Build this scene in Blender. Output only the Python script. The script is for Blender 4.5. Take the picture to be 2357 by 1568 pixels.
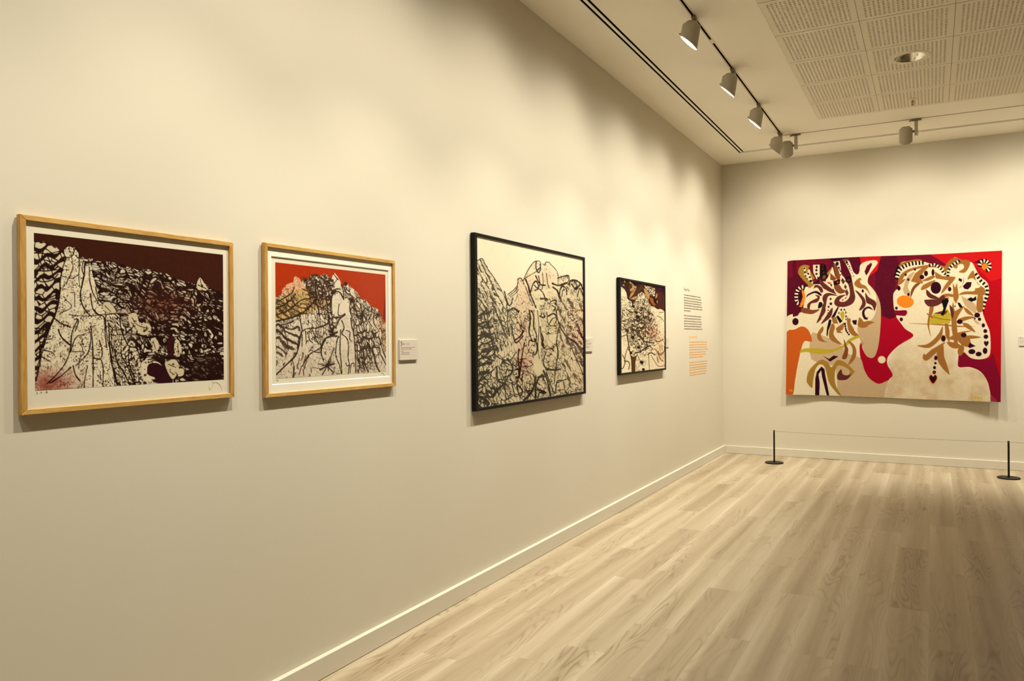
import bpy, bmesh, math, random
import numpy as np
from mathutils import Matrix, Vector

# ------------------------------------------------------------------ clear
for o in list(bpy.data.objects): bpy.data.objects.remove(o, do_unlink=True)
scene = bpy.context.scene
COL = scene.collection

# ------------------------------------------------------------------ camera
FPX, YAW, PITCH, ROLL = 1793.76, 0.49384, -0.00063, -0.0077
CAM = Vector((2.41614, 0.0, 1.5))
cf = Vector((-math.sin(YAW)*math.cos(PITCH), math.cos(YAW)*math.cos(PITCH), math.sin(PITCH)))
r0 = Vector((math.cos(YAW), math.sin(YAW), 0)); u0 = r0.cross(cf)
cr = r0*math.cos(ROLL)+u0*math.sin(ROLL); cu = u0*math.cos(ROLL)-r0*math.sin(ROLL)
cam = bpy.data.cameras.new('camera'); cam.sensor_width = 36; cam.sensor_fit = 'HORIZONTAL'
cam.lens = FPX/2357*36; cam.clip_start = .05
camo = bpy.data.objects.new('camera', cam); COL.objects.link(camo)
M = Matrix.Identity(4)
for i in range(3): M[i][0], M[i][1], M[i][2], M[i][3] = cr[i], cu[i], -cf[i], CAM[i]
camo.matrix_world = M
scene.camera = camo

# ------------------------------------------------------------------ world, exposure, lamp settings
w = bpy.data.worlds.new('world'); scene.world = w; w.use_nodes = True
w.node_tree.nodes['Background'].inputs[0].default_value = (0, 0, 0, 1)
w.node_tree.nodes['Background'].inputs[1].default_value = 0
vs = scene.view_settings
vs.view_transform = 'Standard'; vs.look = 'None'; vs.exposure = 0.0; vs.gamma = 1.0; vs.use_curve_mapping = False
scene.cycles.max_bounces = 8; scene.cycles.diffuse_bounces = 5; scene.cycles.glossy_bounces = 4
scene.cycles.transparent_max_bounces = 8
LAMP_COL = (1.0, .935, .775)
LAMP_W = 292.0
LAMP_AXIS = 0        # degrees off plumb, towards the wall
LAMP_LOBE = (.66, .92, .66, .37, -.08, .85)     # wall-washer optic: strong downward lobe plus a weak wide one

# ------------------------------------------------------------------ room measures
H = 3.775; D = 10.328; XR = 8.0; Y0 = -3.0
BT, BH = .026, .0975

PW, PL = .195, 1.40          # floor boards

# ------------------------------------------------------------------ helpers
def obj(name, me, mat=None, parent=None, loc=None):
    o = bpy.data.objects.new(name, me); COL.objects.link(o)
    if mat is not None and me is not None and not me.materials: me.materials.append(mat)
    if parent: o.parent = parent
    if loc: o.location = loc
    return o
def empty(name, loc=(0, 0, 0), rz=0):
    o = bpy.data.objects.new(name, None); COL.objects.link(o); o.location = loc; o.rotation_euler = (0, 0, rz)
    o.empty_display_size = .05
    return o
def tag(o, label=None, cat=None, group=None, kind=None):
    if label: o['label'] = label
    if cat: o['category'] = cat
    if group: o['group'] = group
    if kind: o['kind'] = kind
    return o
def mesh(name, v, f, smooth=False):
    me = bpy.data.meshes.new(name); me.from_pydata([tuple(p) for p in v], [], f); me.update()
    if smooth:
        for p in me.polygons: p.use_smooth = True
    return me
class MB:
    def __init__(s): s.v = []; s.f = []
    def box(s, a, b):
        n = len(s.v); (x0, y0, z0), (x1, y1, z1) = a, b
        s.v += [(x0,y0,z0),(x1,y0,z0),(x1,y1,z0),(x0,y1,z0),(x0,y0,z1),(x1,y0,z1),(x1,y1,z1),(x0,y1,z1)]
        s.f += [tuple(n+i for i in q) for q in ((0,3,2,1),(4,5,6,7),(0,1,5,4),(1,2,6,5),(2,3,7,6),(3,0,4,7))]
        return s
    def quad(s, *p):
        n = len(s.v); s.v += list(p); s.f.append(tuple(range(n, n+len(p)))); return s
    def lathe(s, prof, seg=32, axis='z', at=(0, 0, 0), close=True):
        n = len(s.v); m = len(prof)
        for r, h in prof:
            for i in range(seg):
                a = 2*math.pi*i/seg; p = (r*math.cos(a), r*math.sin(a), h)
                if axis == 'x': p = (p[2], p[0], p[1])
                if axis == 'y': p = (p[1], p[2], p[0])
                s.v.append((p[0]+at[0], p[1]+at[1], p[2]+at[2]))
        for j in range(m-1):
            for i in range(seg):
                k = (i+1) % seg
                s.f.append((n+j*seg+i, n+j*seg+k, n+(j+1)*seg+k, n+(j+1)*seg+i))
        if close:
            s.f.append(tuple(n+i for i in range(seg))[::-1]); s.f.append(tuple(n+(m-1)*seg+i for i in range(seg)))
        return s
    def tube(s, pts, r, seg=8):
        n = len(s.v); P = [Vector(p) for p in pts]
        for i, p in enumerate(P):
            t = (P[min(i+1, len(P)-1)]-P[max(i-1, 0)]).normalized()
            a = t.cross(Vector((0, 0, 1)) if abs(t.z) < .9 else Vector((1, 0, 0))).normalized(); b = t.cross(a)
            for k in range(seg):
                g = 2*math.pi*k/seg; s.v.append(tuple(p+a*r*math.cos(g)+b*r*math.sin(g)))
        for j in range(len(P)-1):
            for i in range(seg):
                k = (i+1) % seg; s.f.append((n+j*seg+i, n+j*seg+k, n+(j+1)*seg+k, n+(j+1)*seg+i))
        return s
    def build(s, name, mat, parent=None, smooth=False, bevel=0, loc=None):
        me = mesh(name, s.v, s.f, smooth)
        bm = bmesh.new(); bm.from_mesh(me)
        bmesh.ops.recalc_face_normals(bm, faces=bm.faces)
        if bevel: bmesh.ops.bevel(bm, geom=list(bm.edges), offset=bevel, segments=1, affect='EDGES', profile=.5)
        bm.to_mesh(me); bm.free()
        if smooth:
            try: me.set_sharp_from_angle(angle=math.radians(35))
            except Exception: pass
        return obj(name, me, mat, parent, loc)

# ------------------------------------------------------------------ materials
FLOOR_C = [(.20, .143, .08, 1), (.37, .300, .202, 1), (.56, .495, .385, 1)]
def nt(name):
    m = bpy.data.materials.new(name); m.use_nodes = True
    t = m.node_tree; return m, t, t.nodes['Principled BSDF']
def N(t, kind, **k):
    n = t.nodes.new(kind)
    for a, b in k.items(): setattr(n, a, b)
    return n
def plain(name, col, rough=.6, metal=0., spec=.5, nscale=0, namt=.06, bump=0.):
    m, t, b = nt(name); L = t.links.new
    b.inputs['Roughness'].default_value = rough; b.inputs['Metallic'].default_value = metal
    b.inputs['Specular IOR Level'].default_value = spec
    b.inputs['Base Color'].default_value = (*col, 1)
    if nscale:
        tc = N(t, 'ShaderNodeTexCoord'); n = N(t, 'ShaderNodeTexNoise'); n.inputs['Scale'].default_value = nscale; n.inputs['Detail'].default_value = 5
        L(tc.outputs['Object'], n.inputs['Vector'])
        mx = N(t, 'ShaderNodeMix', data_type='RGBA'); L(n.outputs['Fac'], mx.inputs[0])
        mx.inputs[6].default_value = (*[c*(1-namt) for c in col], 1); mx.inputs[7].default_value = (*[min(1, c*(1+namt)) for c in col], 1)
        L(mx.outputs[2], b.inputs['Base Color'])
        if bump:
            bp = N(t, 'ShaderNodeBump'); bp.inputs['Strength'].default_value = bump; bp.inputs['Distance'].default_value = .002
            L(n.outputs['Fac'], bp.inputs['Height']); L(bp.outputs['Normal'], b.inputs['Normal'])
    return m
def wood(name, lo, hi, along, rough=.45, fine=90):
    """planed timber, grain running along one local axis"""
    m, t, b = nt(name); L = t.links.new
    tc = N(t, 'ShaderNodeTexCoord'); mp = N(t, 'ShaderNodeMapping'); L(tc.outputs['Object'], mp.inputs[0])
    s = [1, 1, 1]; s[along] = .06; mp.inputs['Scale'].default_value = s
    n = N(t, 'ShaderNodeTexNoise'); n.inputs['Scale'].default_value = fine; n.inputs['Detail'].default_value = 4; L(mp.outputs[0], n.inputs['Vector'])
    n2 = N(t, 'ShaderNodeTexNoise'); n2.inputs['Scale'].default_value = fine*4; n2.inputs['Detail'].default_value = 2; L(mp.outputs[0], n2.inputs['Vector'])
    ad = N(t, 'ShaderNodeMath', operation='ADD'); L(n.outputs['Fac'], ad.inputs[0]); L(n2.outputs['Fac'], ad.inputs[1])
    rp = N(t, 'ShaderNodeMapRange'); rp.inputs[1].default_value = .7; rp.inputs[2].default_value = 1.3; L(ad.outputs[0], rp.inputs[0])
    mx = N(t, 'ShaderNodeMix', data_type='RGBA'); L(rp.outputs[0], mx.inputs[0]); mx.inputs[6].default_value = (*lo, 1); mx.inputs[7].default_value = (*hi, 1)
    L(mx.outputs[2], b.inputs['Base Color']); b.inputs['Roughness'].default_value = rough
    return m
def floor_mat():
    m, t, b = nt('oak_laminate'); L = t.links.new
    tc = N(t, 'ShaderNodeTexCoord'); oi = N(t, 'ShaderNodeObjectInfo'); ge = N(t, 'ShaderNodeNewGeometry')
    ad = N(t, 'ShaderNodeMath', operation='ADD'); L(oi.outputs['Random'], ad.inputs[0]); L(ge.outputs['Random Per Island'], ad.inputs[1])
    fr = N(t, 'ShaderNodeMath', operation='FRACT'); L(ad.outputs[0], fr.inputs[0])
    ofs = N(t, 'ShaderNodeVectorMath', operation='SCALE'); ofs.inputs[0].default_value = (37., 91., 53.); L(fr.outputs[0], ofs.inputs['Scale'])
    va = N(t, 'ShaderNodeVectorMath', operation='ADD'); L(tc.outputs['Object'], va.inputs[0]); L(ofs.outputs[0], va.inputs[1])
    def noise(sx, sy, sc, det=3, dist=0.):
        mp = N(t, 'ShaderNodeMapping'); mp.inputs['Scale'].default_value = (sx, sy, 1); L(va.outputs[0], mp.inputs[0])
        n = N(t, 'ShaderNodeTexNoise'); n.inputs['Scale'].default_value = sc; n.inputs['Detail'].default_value = det; n.inputs['Distortion'].default_value = dist
        L(mp.outputs[0], n.inputs['Vector']); return n.outputs['Fac']
    def math_(op, a, bb=None, c=None):
        n = N(t, 'ShaderNodeMath', operation=op)
        for i, x in enumerate((a, bb, c)):
            if x is None: continue
            if isinstance(x, (int, float)): n.inputs[i].default_value = x
            else: L(x, n.inputs[i])
        return n.outputs[0]
    base = noise(8.5, 1.05, 1.0, 1.2, .15)               # figure of the board, its contours are the cathedral grain
    ring = math_('PINGPONG', math_('MULTIPLY', base, 30.), 1.)
    ring = math_('MULTIPLY', math_('POWER', ring, 3.0), math_('MAXIMUM', math_('SUBTRACT', noise(6, .8, 1., 2), .42), 0.))
    streak = noise(16, .45, 1.0, 3)                      # long pale and dark streaks
    fibre = noise(300, 6, 1.0, 2)
    sep = N(t, 'ShaderNodeSeparateXYZ'); L(tc.outputs['Object'], sep.inputs[0])
    edge = math_('ABSOLUTE', math_('SUBTRACT', math_('FLOORED_MODULO', math_('MULTIPLY_ADD', sep.outputs[0], 1/PW, .5), 1.), .5))
    edge = math_('MULTIPLY', math_('POWER', math_('MULTIPLY', edge, 2.), 1.6), noise(5, .6, 1., 1))     # boards are limed paler towards their edges
    v = math_('MULTIPLY_ADD', streak, .72, math_('MULTIPLY', fibre, .16))
    v = math_('MULTIPLY_ADD', ring, -1.5, v)
    v = math_('MULTIPLY_ADD', edge, .46, v)
    v = math_('MULTIPLY_ADD', fr.outputs[0], .20, v)
    rp = N(t, 'ShaderNodeValToRGB'); L(math_('MULTIPLY_ADD', v, .86, -.06), rp.inputs[0])
    e = rp.color_ramp.elements
    e[0].position = .08; e[0].color = FLOOR_C[0]; e[1].position = .95; e[1].color = FLOOR_C[2]
    q = e.new(.5); q.color = FLOOR_C[1]
    L(rp.outputs[0], b.inputs['Base Color'])
    b.inputs['Roughness'].default_value = .42; b.inputs['Specular IOR Level'].default_value = .4
    bp = N(t, 'ShaderNodeBump'); bp.inputs['Strength'].default_value = .12; bp.inputs['Distance'].default_value = .001; L(fibre, bp.inputs['Height']); L(bp.outputs[0], b.inputs['Normal'])
    return m
def emis(name, col, s):
    m = bpy.data.materials.new(name); m.use_nodes = True; t = m.node_tree
    t.nodes.remove(t.nodes['Principled BSDF']); e = t.nodes.new('ShaderNodeEmission'); e.inputs[0].default_value = (*col, 1); e.inputs[1].default_value = s
    t.links.new(e.outputs[0], t.nodes['Material Output'].inputs[0]); return m
def glassm():
    m = bpy.data.materials.new('picture_glass'); m.use_nodes = True; t = m.node_tree
    t.nodes.remove(t.nodes['Principled BSDF'])
    tr = t.nodes.new('ShaderNodeBsdfTransparent'); gl = t.nodes.new('ShaderNodeBsdfGlossy'); gl.inputs['Roughness'].default_value = .004
    lw = t.nodes.new('ShaderNodeLayerWeight'); lw.inputs[0].default_value = .5
    p = N(t, 'ShaderNodeMath', operation='POWER'); t.links.new(lw.outputs['Facing'], p.inputs[0]); p.inputs[1].default_value = 5
    q = N(t, 'ShaderNodeMath', operation='MULTIPLY_ADD'); t.links.new(p.outputs[0], q.inputs[0]); q.inputs[1].default_value = .60; q.inputs[2].default_value = .008
    mx = t.nodes.new('ShaderNodeMixShader'); t.links.new(q.outputs[0], mx.inputs[0]); t.links.new(tr.outputs[0], mx.inputs[1]); t.links.new(gl.outputs[0], mx.inputs[2])
    t.links.new(mx.outputs[0], t.nodes['Material Output'].inputs[0]); return m
def artm(name, rough=.7):
    m, t, b = nt(name); a = N(t, 'ShaderNodeAttribute', attribute_name='print'); t.links.new(a.outputs['Color'], b.inputs['Base Color'])
    b.inputs['Roughness'].default_value = rough; b.inputs['Specular IOR Level'].default_value = .05
    if name == 'woven_wool':
        tc = N(t, 'ShaderNodeTexCoord'); n = N(t, 'ShaderNodeTexNoise'); n.inputs['Scale'].default_value = 260; t.links.new(tc.outputs['Object'], n.inputs['Vector'])
        bp = N(t, 'ShaderNodeBump'); bp.inputs['Strength'].default_value = .4; bp.inputs['Distance'].default_value = .002; t.links.new(n.outputs['Fac'], bp.inputs['Height']); t.links.new(bp.outputs[0], b.inputs['Normal'])
    return m

M_wall = plain('wall_paint', (.60, .555, .455), .9, spec=.2, nscale=3, namt=.012)
M_part = plain('partition_paint', (.17, .135, .095), .9, spec=.2, nscale=3, namt=.012)  # dark tone chosen to hold back light bounced off the unseen partition
M_ceil = plain('ceiling_paint', (.90, .86, .765), .92, spec=.2, nscale=2, namt=.012)
M_tile = plain('ceiling_tile_paint', (.80, .745, .63), .9, spec=.2, nscale=30, namt=.02)
M_void = plain('plenum_dark', (.012, .009, .006), .9)
M_base = plain('baseboard_paint', (.62, .575, .475), .55, spec=.4, nscale=4, namt=.01)
M_floor = floor_mat()
M_sub = plain('subfloor', (.16, .11, .06), .8, nscale=20)
M_black = plain('slot_black', (.004, .004, .003), .8, nscale=40)
M_lampw = plain('lamp_paint', (.48, .445, .365), .55, spec=.35, nscale=60, namt=.02)
M_lampd = plain('lamp_fitting', (.24, .20, .13), .6, nscale=60)
M_lens = emis('lamp_lens', (1., .97, .88), 14.)
M_refl = plain('lamp_reflector', (.55, .50, .40), .5, nscale=80)
M_knob = plain('knob_black', (.012, .009, .006), .5, nscale=90)
M_alu = plain('track_white', (.70, .62, .47), .5, nscale=80, namt=.02)
M_chrome = plain('reflector_aluminium', (.82, .80, .74), .16, metal=1., nscale=40)
M_steel = plain('brass_dull', (.42, .32, .17), .4, metal=.6, nscale=80)
M_iron = plain('black_powder_coat', (.005, .004, .003), .5, spec=.25, nscale=120, namt=.15)
M_oak = wood('oak_frame', (.40, .215, .045), (.60, .37, .115), 1)
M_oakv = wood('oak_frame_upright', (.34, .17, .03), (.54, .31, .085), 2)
M_blackf = plain('black_frame', (.006, .0045, .003), .6, spec=.15, nscale=60, namt=.2)
M_paper = plain('print_paper', (.73, .675, .54), .85, spec=.2, nscale=50, namt=.01)
M_mat = plain('mat_board', (.84, .80, .68), .9, spec=.2, nscale=120, namt=.01)
M_bevel = plain('mat_core', (.86, .84, .76), .9, nscale=120)
M_glass = glassm()
M_print = artm('printed_ink')
M_wool = artm('woven_wool', .95)
M_lining = plain('lining_cloth', (.42, .30, .17), .95, nscale=200)
M_pencil = plain('pencil', (.42, .37, .26), .8, nscale=100)
M_card = plain('label_card', (.565, .505, .43), .8, spec=.15, nscale=90, namt=.01)
M_tk = plain('text_brown_black', (.06, .045, .03), .7, nscale=90)
M_tw = plain('text_brown', (.17, .125, .075), .7, nscale=90)
M_tg = plain('text_grey', (.40, .32, .24), .7, nscale=90)
M_tr = plain('text_red', (.55, .27, .14), .7, nscale=90)
M_to = plain('text_orange', (.86, .40, .04), .7, nscale=90)

# ================================================================== ROOM
st = lambda o: tag(o, kind='structure')
wl = st(MB().box((-.15, Y0, -.05), (0, D, H+.1)).build('wall_left', M_wall))
wb = st(MB().box((-.15, D, -.05), (XR+.15, D+.15, H+.1)).build('wall_back', M_wall))
wr = st(MB().box((XR, Y0, -.05), (XR+.15, D, H+.1)).build('wall_right', M_wall))
wf = st(MB().box((-.15, Y0-.15, -.05), (XR+.15, Y0, H+.1)).build('wall_front', M_wall))
# free-standing display wall to the right of the picture; unseen, its dark paint made up to cut bounced light
wp = st(MB().box((3.6, Y0, 0), (3.78, 6.47, 3.0)).build('wall_partition', M_part))
def baseboard(name, a, b):
    m = MB(); m.box(a, b)
    return st(m.build(name, M_base, bevel=.0025))
baseboard('baseboard_left', (0, Y0, 0.001), (BT, D-.0005, BH))
baseboard('baseboard_partition', (3.6-BT, Y0, .001), (3.6, 6.47, BH))
baseboard('baseboard_back', (BT, D-BT, 0.001), (XR, D, BH))

# ---- floor: sub-floor slab with every board in view laid on it
fl = st(MB().box((-.15, Y0, -.06), (XR, D, -.012)).build('floor', M_sub))
rnd = random.Random(7)
pm = MB().box((-PW/2+.00012, -PL/2+.00012, -.0115), (PW/2-.00012, PL/2-.00012, 0))
bm = bmesh.new(); me0 = mesh('plank', pm.v, pm.f); bm.from_mesh(me0)
bmesh.ops.bevel(bm, geom=[e for e in bm.edges if all(v.co.z > -.001 for v in e.verts)], offset=.0002, segments=1, affect='EDGES')
bm.to_mesh(me0); bm.free(); me0.materials.append(M_floor)
def inview(x, y):
    d = Vector((x, y, 0))-CAM; z = d.dot(cf)
    if z < .3: return False
    return abs(d.dot(cr)/z)*FPX < 1240 and -60 < 784-d.dot(cu)/z*FPX < 1630
rest = MB(); boards = []; FX = .055-PW/2
put = lambda x, a, b: rest.box((x-FX-PW/2+.00012, a+.00012, -.0115), (x-FX+PW/2-.00012, b-.00012, 0))
nc = int(XR/PW)+1
for i in range(nc):
    x = .055-PW/2+i*PW; off = rnd.random()*PL
    if x+PW/2 > XR+.1: continue
    y = Y0-off
    while y < D:
        a, b = max(y, Y0), min(y+PL, D-.005)
        if b-a > .05:
            vis = any(inview(x+sx*PW/2, a+(b-a)*q) for sx in (-1, 1) for q in (0, .25, .5, .75, 1))
            (boards.append((x, a, b)) if vis else put(x, a, b))
        y += PL
boards.sort(key=lambda q: (q[0]-CAM.x)**2+(q[1]-CAM.y)**2)
for x, a, b in boards[300:]: put(x, a, b)
for x, a, b in boards[:300]:
    o = obj('plank', me0, None, fl, (x, (a+b)/2, 0)); o.scale.y = (b-a)/PL
tag(rest.build('plank_field', M_floor, fl, loc=(FX, 0, 0)), kind='stuff')

# ---- ceiling: plaster with openings for the air slots, the light tracks and the perforated tiles
SX0, SX1, SY0, SY1 = .344, .430, 9.690, 9.776          # slot diffuser (L shaped)
TX0, TX1, TY0, TY1 = .932, .970, 9.142, 9.180           # track (L shaped)
GX = [1.39, 1.972, 2.577, 3.177, 3.777, 4.377]
GY = [8.685, 8.075, 7.445, 6.785, 6.13, 5.468]
while GY[-1] > -2.0: GY.append(GY[-1]-.658)
XE = XR-.35; YE = Y0+.35
holes = [(SX0, SX1, YE, SY1), (SX0, XE, SY0, SY1), (TX0, TX1, YE, TY1), (TX0, XE, TY0, TY1), (GX[0], GX[-1], GY[-1], GY[0])]
xs = sorted({0, XR, *[h[0] for h in holes], *[h[1] for h in holes]}); ys = sorted({Y0, D, *[h[2] for h in holes], *[h[3] for h in holes]})
cm = MB(); key = {}
def cv(x, y, z):
    k = (round(x, 5), round(y, 5), z)
    if k not in key: key[k] = len(cm.v); cm.v.append((x, y, z))
    return key[k]
solid = {}
for i in range(len(xs)-1):
    for j in range(len(ys)-1):
        cx, cy = (xs[i]+xs[i+1])/2, (ys[j]+ys[j+1])/2
        solid[i, j] = not any(h[0] < cx < h[1] and h[2] < cy < h[3] for h in holes)
for (i, j), s in solid.items():
    if not s: continue
    a, b, c, d = xs[i], xs[i+1], ys[j], ys[j+1]
    cm.f.append((cv(a, c, H), cv(a, d, H), cv(b, d, H), cv(b, c, H)))
    for di, dj, p, q in ((-1, 0, (a, c), (a, d)), (1, 0, (b, d), (b, c)), (0, -1, (b, c), (a, c)), (0, 1, (a, d), (b, d))):
        if solid.get((i+di, j+dj), True) is False:
            cm.f.append((cv(*p, H), cv(*p, H+.014), cv(*q, H+.014), cv(*q, H)))
ce = st(obj('ceiling', mesh('ceiling', cm.v, cm.f), M_ceil))
MB().box((-.15, Y0-.15, H+.075), (XR+.15, D+.15, H+.15)).build('plenum', M_void, ce)  # near-black backing slab added above the openings to block light leaks
MB().box((GX[0]-.03, GY[-1], H+.016), (GX[0]+.0, GY[0]+.03, H+.06)).build('plenum_edge', M_void, ce)
# perforated tiles, each its own piece (18 x 18 square perforations)
def tile_mesh(cut=0):
    T = .594; n = 18; mg = .05; p = (T-2*mg)/(n-1); hw = .0067
    c = [-T/2]+[q for k in range(n) for q in (-T/2+mg+k*p-hw, -T/2+mg+k*p+hw)]+[T/2]
    v = []; f = []; kk = {}
    def V(x, y, z):
        k = (round(x, 5), round(y, 5), z)
        if k not in kk: kk[k] = len(v); v.append((x, y, z))
        return kk[k]
    full = {}
    for i in range(len(c)-1):
        for j in range(len(c)-1):
            hole = i % 2 == 1 and j % 2 == 1
            mx, my = (c[i]+c[i+1])/2, (c[j]+c[j+1])/2
            if cut:
                r = math.hypot(mx, my)
                if hole and r < .148+.01: hole = False
                if r < .122: hole = True
            full[i, j] = not hole
    m = len(c)-1; z0, z1 = 0, .010
    for (i, j), s in full.items():
        if not s: continue
        a, b, d, e = c[i], c[i+1], c[j], c[j+1]
        f.append((V(a, d, z0), V(a, e, z0), V(b, e, z0), V(b, d, z0)))
        for di, dj, P, Q in ((-1, 0, (a, d), (a, e)), (1, 0, (b, e), (b, d)), (0, -1, (b, d), (a, d)), (0, 1, (a, e), (b, e))):
            if not full.get((i+di, j+dj), False): f.append((V(*P, z0), V(*P, z1), V(*Q, z1), V(*Q, z0)))
    return mesh('ceiling_tile', v, f)
tm, tmc = tile_mesh(), tile_mesh(1)
for m_ in (tm, tmc): m_.materials.append(M_tile)
DLX, DLY = (GX[1]+GX[2])/2, (GY[2]+GY[3])/2
trest = []
for i in range(len(GX)-1):
    for j in range(len(GY)-1):
        x, y = (GX[i]+GX[i+1])/2, (GY[j]+GY[j+1])/2
        dl = abs(x-DLX) < .05 and abs(y-DLY) < .05
        o = obj('ceiling_tile', tmc if dl else tm, None, ce, (x, y, H))
        o.scale = ((GX[i+1]-GX[i]-.003)/.594, (GY[j]-GY[j+1]-.009)/.594, 1)

# ================================================================== CEILING FITTINGS
# air slot diffuser
t = empty('slot_diffuser', (SX0, SY1, H)); T_ = (SX0, SY1, H)
tag(t, 'twin black slot air diffuser running round the ceiling edge', 'air vent')
def rel(a, b, m): return m.box(tuple(a[i]-T_[i] for i in range(3)), tuple(b[i]-T_[i] for i in range(3)))
A0, A1, B0, B1 = .3555, .3735, .3965, .4155
f1 = lambda y: SY1-(y-SX0)      # the same section turned round the corner
m = MB()
for a, b in ((SX0, A0), (A1, B0), (B1, SX1)): rel((a, YE, H-.0006), (b, f1(a), H+.0012), m)
m.build('flange', M_ceil, t)
m = MB()
for a, b in ((SX0, A0), (A1, B0), (B1, SX1)): rel((b if b != SX1 else SX1, f1(b), H-.0006), (XE, f1(a), H+.0012), m)
m.build('flange', M_ceil, t)
m = MB(); rel((SX0, YE, H+.030), (SX1, SY1, H+.034), m); rel((SX1, SY0, H+.030), (XE, SY1, H+.034), m)
for x in (SX0, SX1-.001, A1+.002, B0-.003): rel((x, YE, H+.0012), (x+.001, f1(x), H+.030), m)
m.build('slot_box', M_black, t)

# recessed light tracks
def track(name, label, along_y):
    t = empty(name, (TX0, TY1, H)); g = .008
    mid = (TX0+TX1)/2
    def bx(m, s0, s1, l0, l1, z0, z1):          # s across the track, l along it
        if along_y: m.box((s0-TX0, l0-TY1, z0), (s1-TX0, l1-TY1, z1))
        else: m.box((l0-TX0, (TY1-(s1-TX0))-TY1, z0), (l1-TX0, (TY1-(s0-TX0))-TY1, z1))
    e0, e1 = (YE, TY0) if along_y else (TX0, XE)
    m = MB(); bx(m, TX0, mid-g, e0, e1, -.0012, .0015); bx(m, mid+g, TX1, e0, e1, -.0012, .0015); m.build('rail_flange', M_alu, t)
    m = MB(); bx(m, TX0+.003, TX1-.003, e0, e1, .026, .030); bx(m, TX0+.003, TX0+.005, e0, e1, .0015, .026); bx(m, TX1-.005, TX1-.003, e0, e1, .0015, .026); m.build('conductor_channel', M_black, t)
    for c in ((5.99, 2.3) if along_y else (5.2,)):
        m = MB(); bx(m, mid-g-.002, mid+g+.002, c-.04, c+.04, -.0018, .004); m.build('joint_cover', M_alu, t, bevel=.0005)
    return tag(t, label, 'light track')
track('light_track', 'recessed white light track running beside the long left wall', True)
track('light_track', 'recessed white light track running in front of the tapestry wall', False)

# ---- track spotlights
def spot_parts():
    parts = {}
    m = MB(); m.box((-.015, -.048, -.020), (.015, .048, -.0012)); parts['adapter'] = (m, M_lampd, .003)
    m = MB(); m.box((-.008, -.064, -.024), (.008, -.049, -.010)); parts['lever'] = (m, M_lampd, 0)
    m = MB(); m.lathe([(.016, -.034), (.018, -.020)], 20); parts['neck'] = (m, M_lampd, 0)
    m = MB(); m.box((-.023, -.016, -.172), (.023, .016, -.030)); parts['driver_box'] = (m, M_lampw, .003)
    m = MB(); m.lathe([(.013, -.040), (.013, -.012)], 18, 'y', (0, 0, -.128)); parts['pivot'] = (m, M_lampd, 0)
    return parts
def can_mesh():
    """housing with a slanting mouth: short towards the wall (-x), long behind"""
    seg = 40; R = .0635; prof = [(.0, 0), (.034, 0), (.039, .003), (.046, .013), (.0575, .021), (.0605, .024), (.0622, .028), (R, .034)]
    v = []; f = []
    for r, s in prof:
        for i in range(seg):
            a = 2*math.pi*i/seg; v.append((-r*math.cos(a), r*math.sin(a), -s))
    def ring(r, back):
        for i in range(seg):
            a = 2*math.pi*i/seg; v.append((-r*math.cos(a), r*math.sin(a), -(.147-.042*math.cos(a)*r/R)+back))
    ring(R, 0); ring(R-.003, 0); ring(R-.003, .006)
    for j in range(len(prof)+2):
        for i in range(seg):
            k = (i+1) % seg; f.append((j*seg+i, (j+1)*seg+i, (j+1)*seg+k, j*seg+k))
    me = mesh('housing', v, f, True)
    try: me.set_sharp_from_angle(angle=math.radians(40))
    except Exception: pass
    # reflector cup inside, and the glowing lens at its bottom
    v = []; f = []
    for r, s in ((.044, .072), (.050, .075), (.056, .080), (R-.0032, .087)):
        for i in range(seg):
            a = 2*math.pi*i/seg; v.append((-r*math.cos(a), r*math.sin(a), -s))
    n0 = len(v)
    for i in range(seg):
        a = 2*math.pi*i/seg; v.append((-(R-.0032)*math.cos(a), (R-.0032)*math.sin(a), -(.147-.042*math.cos(a)*(R-.0032)/R)+.004))
    for j in range(4):
        for i in range(seg):
            k = (i+1) % seg; f.append((j*seg+i, j*seg+k, (j+1)*seg+k, (j+1)*seg+i))
    rm = mesh('reflector', v, f, True)
    lv = [(.0435*math.cos(2*math.pi*i/seg), .0435*math.sin(2*math.pi*i/seg), -.0725) for i in range(seg)]
    lm = mesh('lens', lv+[(p[0], p[1], p[2]+.002) for p in lv], [tuple(range(seg))[::-1], tuple(range(seg, 2*seg))]+[(i, (i+1) % seg, seg+(i+1) % seg, seg+i) for i in range(seg)])
    rm.materials.append(M_refl)
    me.materials.append(M_lampw); lm.materials.append(M_lens)
    return me, lm, rm
can_me, lens_me, refl_me = can_mesh()
knob = MB().lathe([(.004, 0), (.004, .012)], 10, 'x', (-.0765, 0, -.085))
SPOT = {}
lampd = {}
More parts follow.
